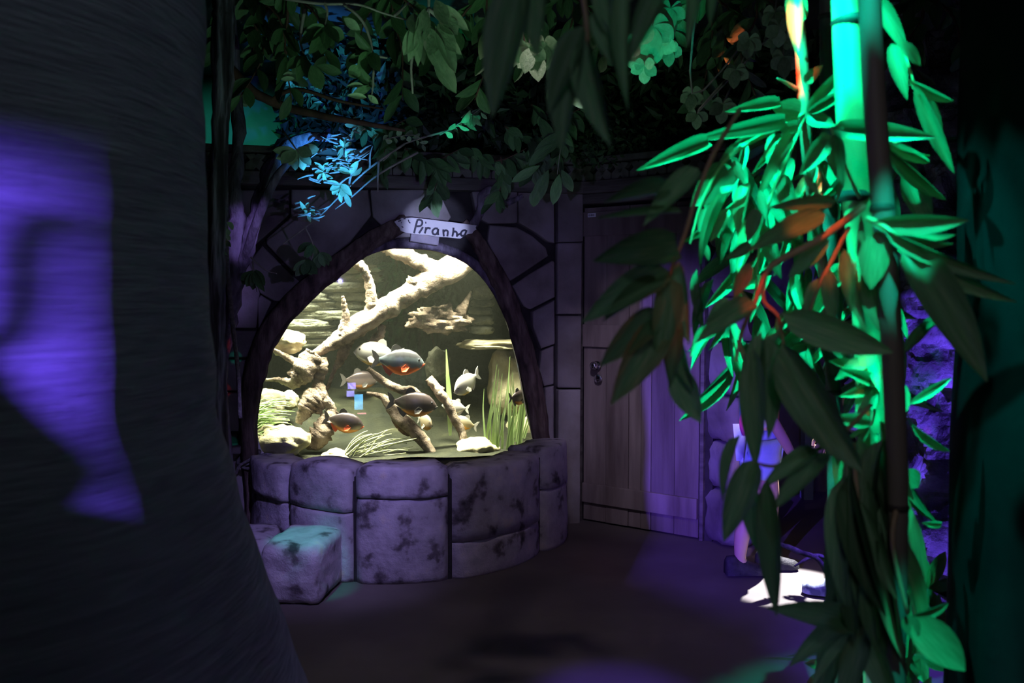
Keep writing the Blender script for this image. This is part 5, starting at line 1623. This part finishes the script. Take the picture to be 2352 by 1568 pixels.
# background undergrowth at the lower right
for (x, y, Y, lab) in ((1960, 1420, 2.3, 'dark undergrowth leaves at the foot of the green culm'), (2130, 1350, 2.5, 'blue grey broad leaves at the foot of the craggy rock'), (2100, 1500, 2.2, 'dark undergrowth leaves at the bottom right beside the column')):
    pl_ = [(x, y + 260, Y), (x, y + 80, Y), (x - 10, y, Y)]
    shrub('undergrowth_plant', Vector((P(x, y, Y).x, Y, 0)), lab, 'plant', [[(x, y + 260, Y), (x, y, Y)]], whorl(x, y, Y, 9, 90, 34, 0, 360) + whorl(x - 10, y + 120, Y, 8, 100, 34, 150, 390), M['leaf'], M['twig'], .006, 'undergrowth plants')


# ================================================================== CRAGGY ROCK AT THE RIGHT
cr = empty('craggy_rock', (1.75, 3.3, 0), 'craggy rock face with blue violet light behind the bamboo', 'rock')


def crag(u, v):
    p = Vector((1.52 + .62 * u, 3.95 - .95 * u, 2.75 * v))
    n = Vector((-.84, -.54, 0))
    f = noise.ridged_multi_fractal(p * 3.0, .9, 2.1, 5, 1.0, 2.0) * .09 + noise.cell(p * 7) * .03
    return p + n * (f - .1)


grid('rock_face', crag, 90, 160, M['bluerock'], cr).data.polygons.foreach_set('use_smooth', [False] * (90 * 160))
V, F = box_vf(1.72, 2.6, 3.72, 4.2, 0, 2.7)
mesh_obj('rock_core', V, F, M['bluerock'], cr)

# ================================================================== PEOPLE
def skin_obj(name, verts, edges, radii, m, parent, root=0, sub=2):
    me = bpy.data.meshes.new(name)
    me.from_pydata([tuple(v) for v in verts], edges, [])
    o = bpy.data.objects.new(name, me)
    COL.objects.link(o)
    sk = o.modifiers.new('skin', 'SKIN')
    sk.use_smooth_shade = True
    o.modifiers.new('sub', 'SUBSURF').levels = sub
    for i, r in enumerate(radii):
        sv = me.skin_vertices[0].data[i]
        sv.radius = r if isinstance(r, tuple) else (r, r)
        sv.use_root = (i == root)
    dg = bpy.context.evaluated_depsgraph_get()
    ev = o.evaluated_get(dg)
    nm = bpy.data.meshes.new_from_object(ev)
    bpy.data.objects.remove(o)
    nm.materials.clear()
    return link(name, nm, m, parent, True)


def shoe(base, yaw, L, m, parent):
    """a low trainer: upper and sole; toe along yaw"""
    R = Matrix.Rotation(yaw, 3, 'Z')
    prof = [(-.5, .30, .36), (-.46, .36, .42), (-.30, .38, .44), (-.10, .37, .36), (.10, .40, .27), (.28, .44, .22), (.42, .38, .18), (.50, .18, .12)]
    V, F = [], []
    S = 12
    for x, wy, h in prof:
        for k in range(S):
            th = math.pi * k / (S - 1)
            V.append(Vector(base) + R @ Vector((x * L, math.cos(th) * wy * L * .46, .012 + math.sin(th) ** .7 * h * L)))
    for i in range(len(prof) - 1):
        for k in range(S - 1):
            F.append((i * S + k, i * S + k + 1, (i + 1) * S + k + 1, (i + 1) * S + k))
    F.append(tuple(range(S)))
    F.append(tuple((len(prof) - 1) * S + k for k in reversed(range(S))))
    up = mesh_obj('shoe', V, F, m, parent, True)
    V, F = [], []
    n = 18
    for zz in (0.0, .026):
        for k in range(n):
            t = 2 * math.pi * k / n
            x = math.cos(t) * .53
            wy = (.20 + .03 * math.cos(t)) * math.sin(t)
            V.append(Vector(base) + R @ Vector((x * L, wy * L, zz)))
    F = [tuple(reversed(range(n))), tuple(range(n, 2 * n))] + [(k, (k + 1) % n, (k + 1) % n + n, k + n) for k in range(n)]
    s_ = mesh_obj('sole', V, F, M['sole'], up)
    return up


def person(name, base, yaw, H, label, ft, leg_m, top_m, shorts_m, shoe_m, long_trousers, shoe_yaw):
    """base: floor point under the pelvis; ft: two foot offsets (forward, side)"""
    root = empty(name, base, label, 'person')
    R = Matrix.Rotation(yaw, 3, 'Z')

    def q(f, s, z):
        return Vector(base) + R @ Vector((f * H, s * H, 0)) + Vector((0, 0, z * H))
    (f0, s0_), (f1, s1_) = ft
    pts = [q(0, 0, .52), q(0, 0, .60), q(0, 0, .70), q(.005, 0, .80), q(.012, 0, .84), q(.022, 0, .875), q(.03, 0, .93), q(.025, 0, .975),
           q(0, .055, .50), q((f0) * .4 + .02, .5 * (s0_ + .055), .285), q(f0 * .9, s0_, .16), q(f0, s0_, .055), q(f0 + .03, s0_, .035),
           q(0, -.055, .50), q((f1) * .4 + .02, .5 * (s1_ - .055), .285), q(f1 * .9, s1_, .16), q(f1, s1_, .055), q(f1 + .03, s1_, .035),
           q(.0, .105, .80), q(-.015, .125, .64), q(.06, .12, .52), q(.085, .118, .475),
           q(.0, -.105, .80), q(-.015, -.125, .64), q(.06, -.12, .52), q(.085, -.118, .475)]
    edges = [(0, 1), (1, 2), (2, 3), (3, 4), (4, 5), (5, 6), (6, 7), (0, 8), (8, 9), (9, 10), (10, 11), (11, 12), (0, 13), (13, 14), (14, 15), (15, 16), (16, 17), (3, 18), (18, 19), (19, 20), (20, 21), (3, 22), (22, 23), (23, 24), (24, 25)]
    rad = [.060, .062, .068, .050, .030, .036, .055, .045, .050, .036, .032, .022, .020, .050, .036, .032, .022, .020, .032, .025, .021, .016, .032, .025, .021, .016]
    rad = [(r * H, r * H) for r in rad]
    skin_obj('body', pts, edges, rad, M['skin'], root)
    # hands: palm and five fingers
    for sgn, wv in ((1, 21), (-1, 25)):
        w0 = pts[wv]
        ch = []
        ch.append(tube_vf([(w0, .016 * H), (w0 + R @ Vector((.012 * H, 0, 0)) + Vector((0, 0, -.03 * H)), .020 * H), (w0 + R @ Vector((.018 * H, 0, 0)) + Vector((0, 0, -.052 * H)), .016 * H)], segs=8, n=3, flat_y=.6))
        for i, (off, ln_) in enumerate(((-.013, .036), (-.004, .042), (.005, .040), (.013, .032))):
            a = w0 + R @ Vector(((.018 + off) * H, 0, 0)) + Vector((0, 0, -.05 * H))
            ch.append(tube_vf([(a, .0058 * H), (a + Vector((0, 0, -ln_ * .5 * H)) + R @ Vector((.004 * H, 0, 0)), .0054 * H), (a + Vector((0, 0, -ln_ * .9 * H)) + R @ Vector((.001 * H, -sgn * .008 * H, 0)), .0042 * H)], segs=6, n=3))
        a = w0 + R @ Vector((.024 * H, 0, 0)) + Vector((0, 0, -.022 * H))
        ch.append(tube_vf([(a, .0065 * H), (a + R @ Vector((.014 * H, 0, 0)) + Vector((0, 0, -.014 * H)), .006 * H), (a + R @ Vector((.018 * H, 0, 0)) + Vector((0, 0, -.03 * H)), .0045 * H)], segs=6, n=3))
        merged('hand', ch, M['skin'], root)
    # face and hair
    hc = q(.028, 0, .932)
    fx = R @ Vector((1, 0, 0))
    fy = R @ Vector((0, 1, 0))
    tube('nose', [(hc + fx * .050 * H + Vector((0, 0, .012 * H)), .004 * H), (hc + fx * .062 * H + Vector((0, 0, -.006 * H)), .008 * H), (hc + fx * .052 * H + Vector((0, 0, -.012 * H)), .006 * H)], M['skin'], root, segs=8, n=3)
    for sgn in (1, -1):
        rock('eye', hc + fx * .050 * H + fy * sgn * .021 * H + Vector((0, 0, .008 * H)), .006 * H, .006 * H, .005 * H, M['eye'], root, rough=0, sub=2)
        rock('ear', hc + fy * sgn * .056 * H, .010 * H, .006 * H, .016 * H, M['skin'], root, rough=0, sub=2)
    tube('mouth', [(hc + fx * .052 * H + fy * -.014 * H + Vector((0, 0, -.026 * H)), .002 * H), (hc + fx * .056 * H + Vector((0, 0, -.027 * H)), .003 * H), (hc + fx * .052 * H + fy * .014 * H + Vector((0, 0, -.026 * H)), .002 * H)], M['finred'], root, segs=6, n=3)
    rock('hair', hc - fx * .014 * H + Vector((0, 0, .020 * H)), .058 * H, .063 * H, .060 * H, M['hair'], root, rough=.12, freq=4, sub=3)
    # clothes
    tp_ = [q(0, 0, .50), q(0, 0, .60), q(0, 0, .70), q(.004, 0, .79), q(.0, .10, .795), q(-.008, .122, .70), q(0, -.10, .795), q(-.008, -.122, .70)]
    skin_obj('shirt', tp_, [(0, 1), (1, 2), (2, 3), (3, 4), (4, 5), (3, 6), (6, 7)], [(r * H, r * H) for r in (.082, .078, .080, .058, .042, .038, .042, .038)], top_m, root)
    if long_trousers:
        tr_ = [pts[0], pts[8], pts[9], pts[10], pts[11], pts[13], pts[14], pts[15], pts[16]]
        skin_obj('trousers', tr_, [(0, 1), (1, 2), (2, 3), (3, 4), (0, 5), (5, 6), (6, 7), (7, 8)], [(r * H, r * H) for r in (.070, .060, .050, .046, .044, .060, .050, .046, .044)], shorts_m, root)
    else:
        k0 = pts[8] + (pts[9] - pts[8]) * .62
        k1 = pts[13] + (pts[14] - pts[13]) * .62
        skin_obj('shorts', [pts[0], pts[8], k0, pts[13], k1], [(0, 1), (1, 2), (0, 3), (3, 4)], [(r * H, r * H) for r in (.072, .062, .058, .062, .058)], shorts_m, root)
    for f_, s_ in ft:
        p = q(f_ + .028, s_, 0)
        shoe((p.x, p.y, 0.0), yaw + shoe_yaw, .165 * H, shoe_m, root)
    return root


fA, fB = PF(1700, 1322), PF(1782, 1318)
mid = (fA + fB) * .5
person('person', (mid.x, mid.y + .02, 0), 0.06, 1.44, 'child in pink and blue shirt, pale shorts and black shoes near the door', ((-.075, -.02), (.065, .04)), None, M['shirt'], M['shorts'], M['shoeblack'], False, 0)
p2 = PF(1900, 1372)
person('person', (p2.x + .15, p2.y + .06, 0), 2.75, 1.70, 'person in camouflage trousers and blue grey trainers behind the bamboo', ((.03, .05), (-.09, -.05)), None, M['darkcloth'], M['camo'], M['shoeblue'], True, 0)
# blue lit bent stalks near the visitors' feet
bs = empty('low_stalks', P(1850, 1275, 3.6), 'blue lit low stalks bending over the floor beside the visitors', 'plant')
tube('stalk', [(P(1905, 1330, 3.5), .008), (P(1880, 1285, 3.5), .010), (P(1840, 1268, 3.5), .011), (P(1800, 1252, 3.5), .009), (P(1778, 1245, 3.5), .004)], M['vine'], bs, segs=8, n=4, rough=.3)
tube('stalk', [(P(1905, 1290, 3.55), .007), (P(1880, 1275, 3.55), .009), (P(1850, 1285, 3.55), .007), (P(1825, 1300, 3.55), .004)], M['vine'], bs, segs=8, n=4, rough=.3)
tube('stalk', [(P(1905, 1330, 3.5), .010), (P(1915, 1420, 3.5), .012), (Vector((P(1918, 1500, 3.5).x, 3.5, 0)), .013)], M['vine'], bs, segs=8, n=4, rough=.3)

# ================================================================== SCREENS BEHIND THE VISITOR (mirrored in the glass)
GD = .055


def mirror(px, py, dist):
    """the real place of something whose mirror image in the glass is seen at a pixel"""
    g = W1.pt(px, py, GD)
    d = ray(px, py)
    r = d - W1.n * 2 * d.dot(W1.n)
    return g + r * dist, r


def emis(name, c, s):
    m = bpy.data.materials.new(name)
    nt, b, ln = nodes_of(m)
    b.inputs['Base Color'].default_value = (.02, .02, .02, 1)
    tc = nt.nodes.new('ShaderNodeTexCoord')
    wv = nt.nodes.new('ShaderNodeTexNoise')
    wv.inputs['Scale'].default_value = 7
    ln.new(tc.outputs['Object'], wv.inputs['Vector'])
    rp = rampnode(nt, [(.35, tuple(x * .55 for x in c)), (.65, c)])
    ln.new(wv.outputs['Fac'], rp.inputs[0])
    ln.new(rp.outputs[0], b.inputs['Emission Color'])
    b.inputs['Emission Strength'].default_value = s
    return m


for (px, py, w_, h_, c, s, lab) in ((808, 886, 18, 14, (.35, .28, 1), 22, 'upper violet panel lamp mirrored in the aquarium glass'), (805, 904, 17, 13, (.38, .34, 1), 22, 'second violet panel lamp mirrored in the aquarium glass'),
                                    (824, 923, 19, 34, (.15, .55, 1), 22, 'cyan panel lamp mirrored in the aquarium glass'), (831, 966, 20, 35, (1, .35, .45), 22, 'pink panel lamp mirrored in the aquarium glass')):
    p, r = mirror(px, py, 4.0)
    dd = (W1.pt(px, py, GD) - CAM).length + 4.0
    k = dd / FPX
    u = Vector((0, 0, 1)).cross(r).normalized()
    v = u.cross(r).normalized()
    V = []
    for z in (0, .03):
        for a, b_ in ((-1, -1), (1, -1), (1, 1), (-1, 1)):
            V.append(p + u * a * w_ * k / 2 + v * b_ * h_ * k / 2 + r * z)
    F = [(0, 1, 2, 3), (7, 6, 5, 4), (0, 4, 5, 1), (1, 5, 6, 2), (2, 6, 7, 3), (3, 7, 4, 0)]
    o = mesh_obj('panel_lamp', V, F, emis('panel_glow', c, s))
    tag(o, lab, 'lamp', 'panel lamps behind the visitor')
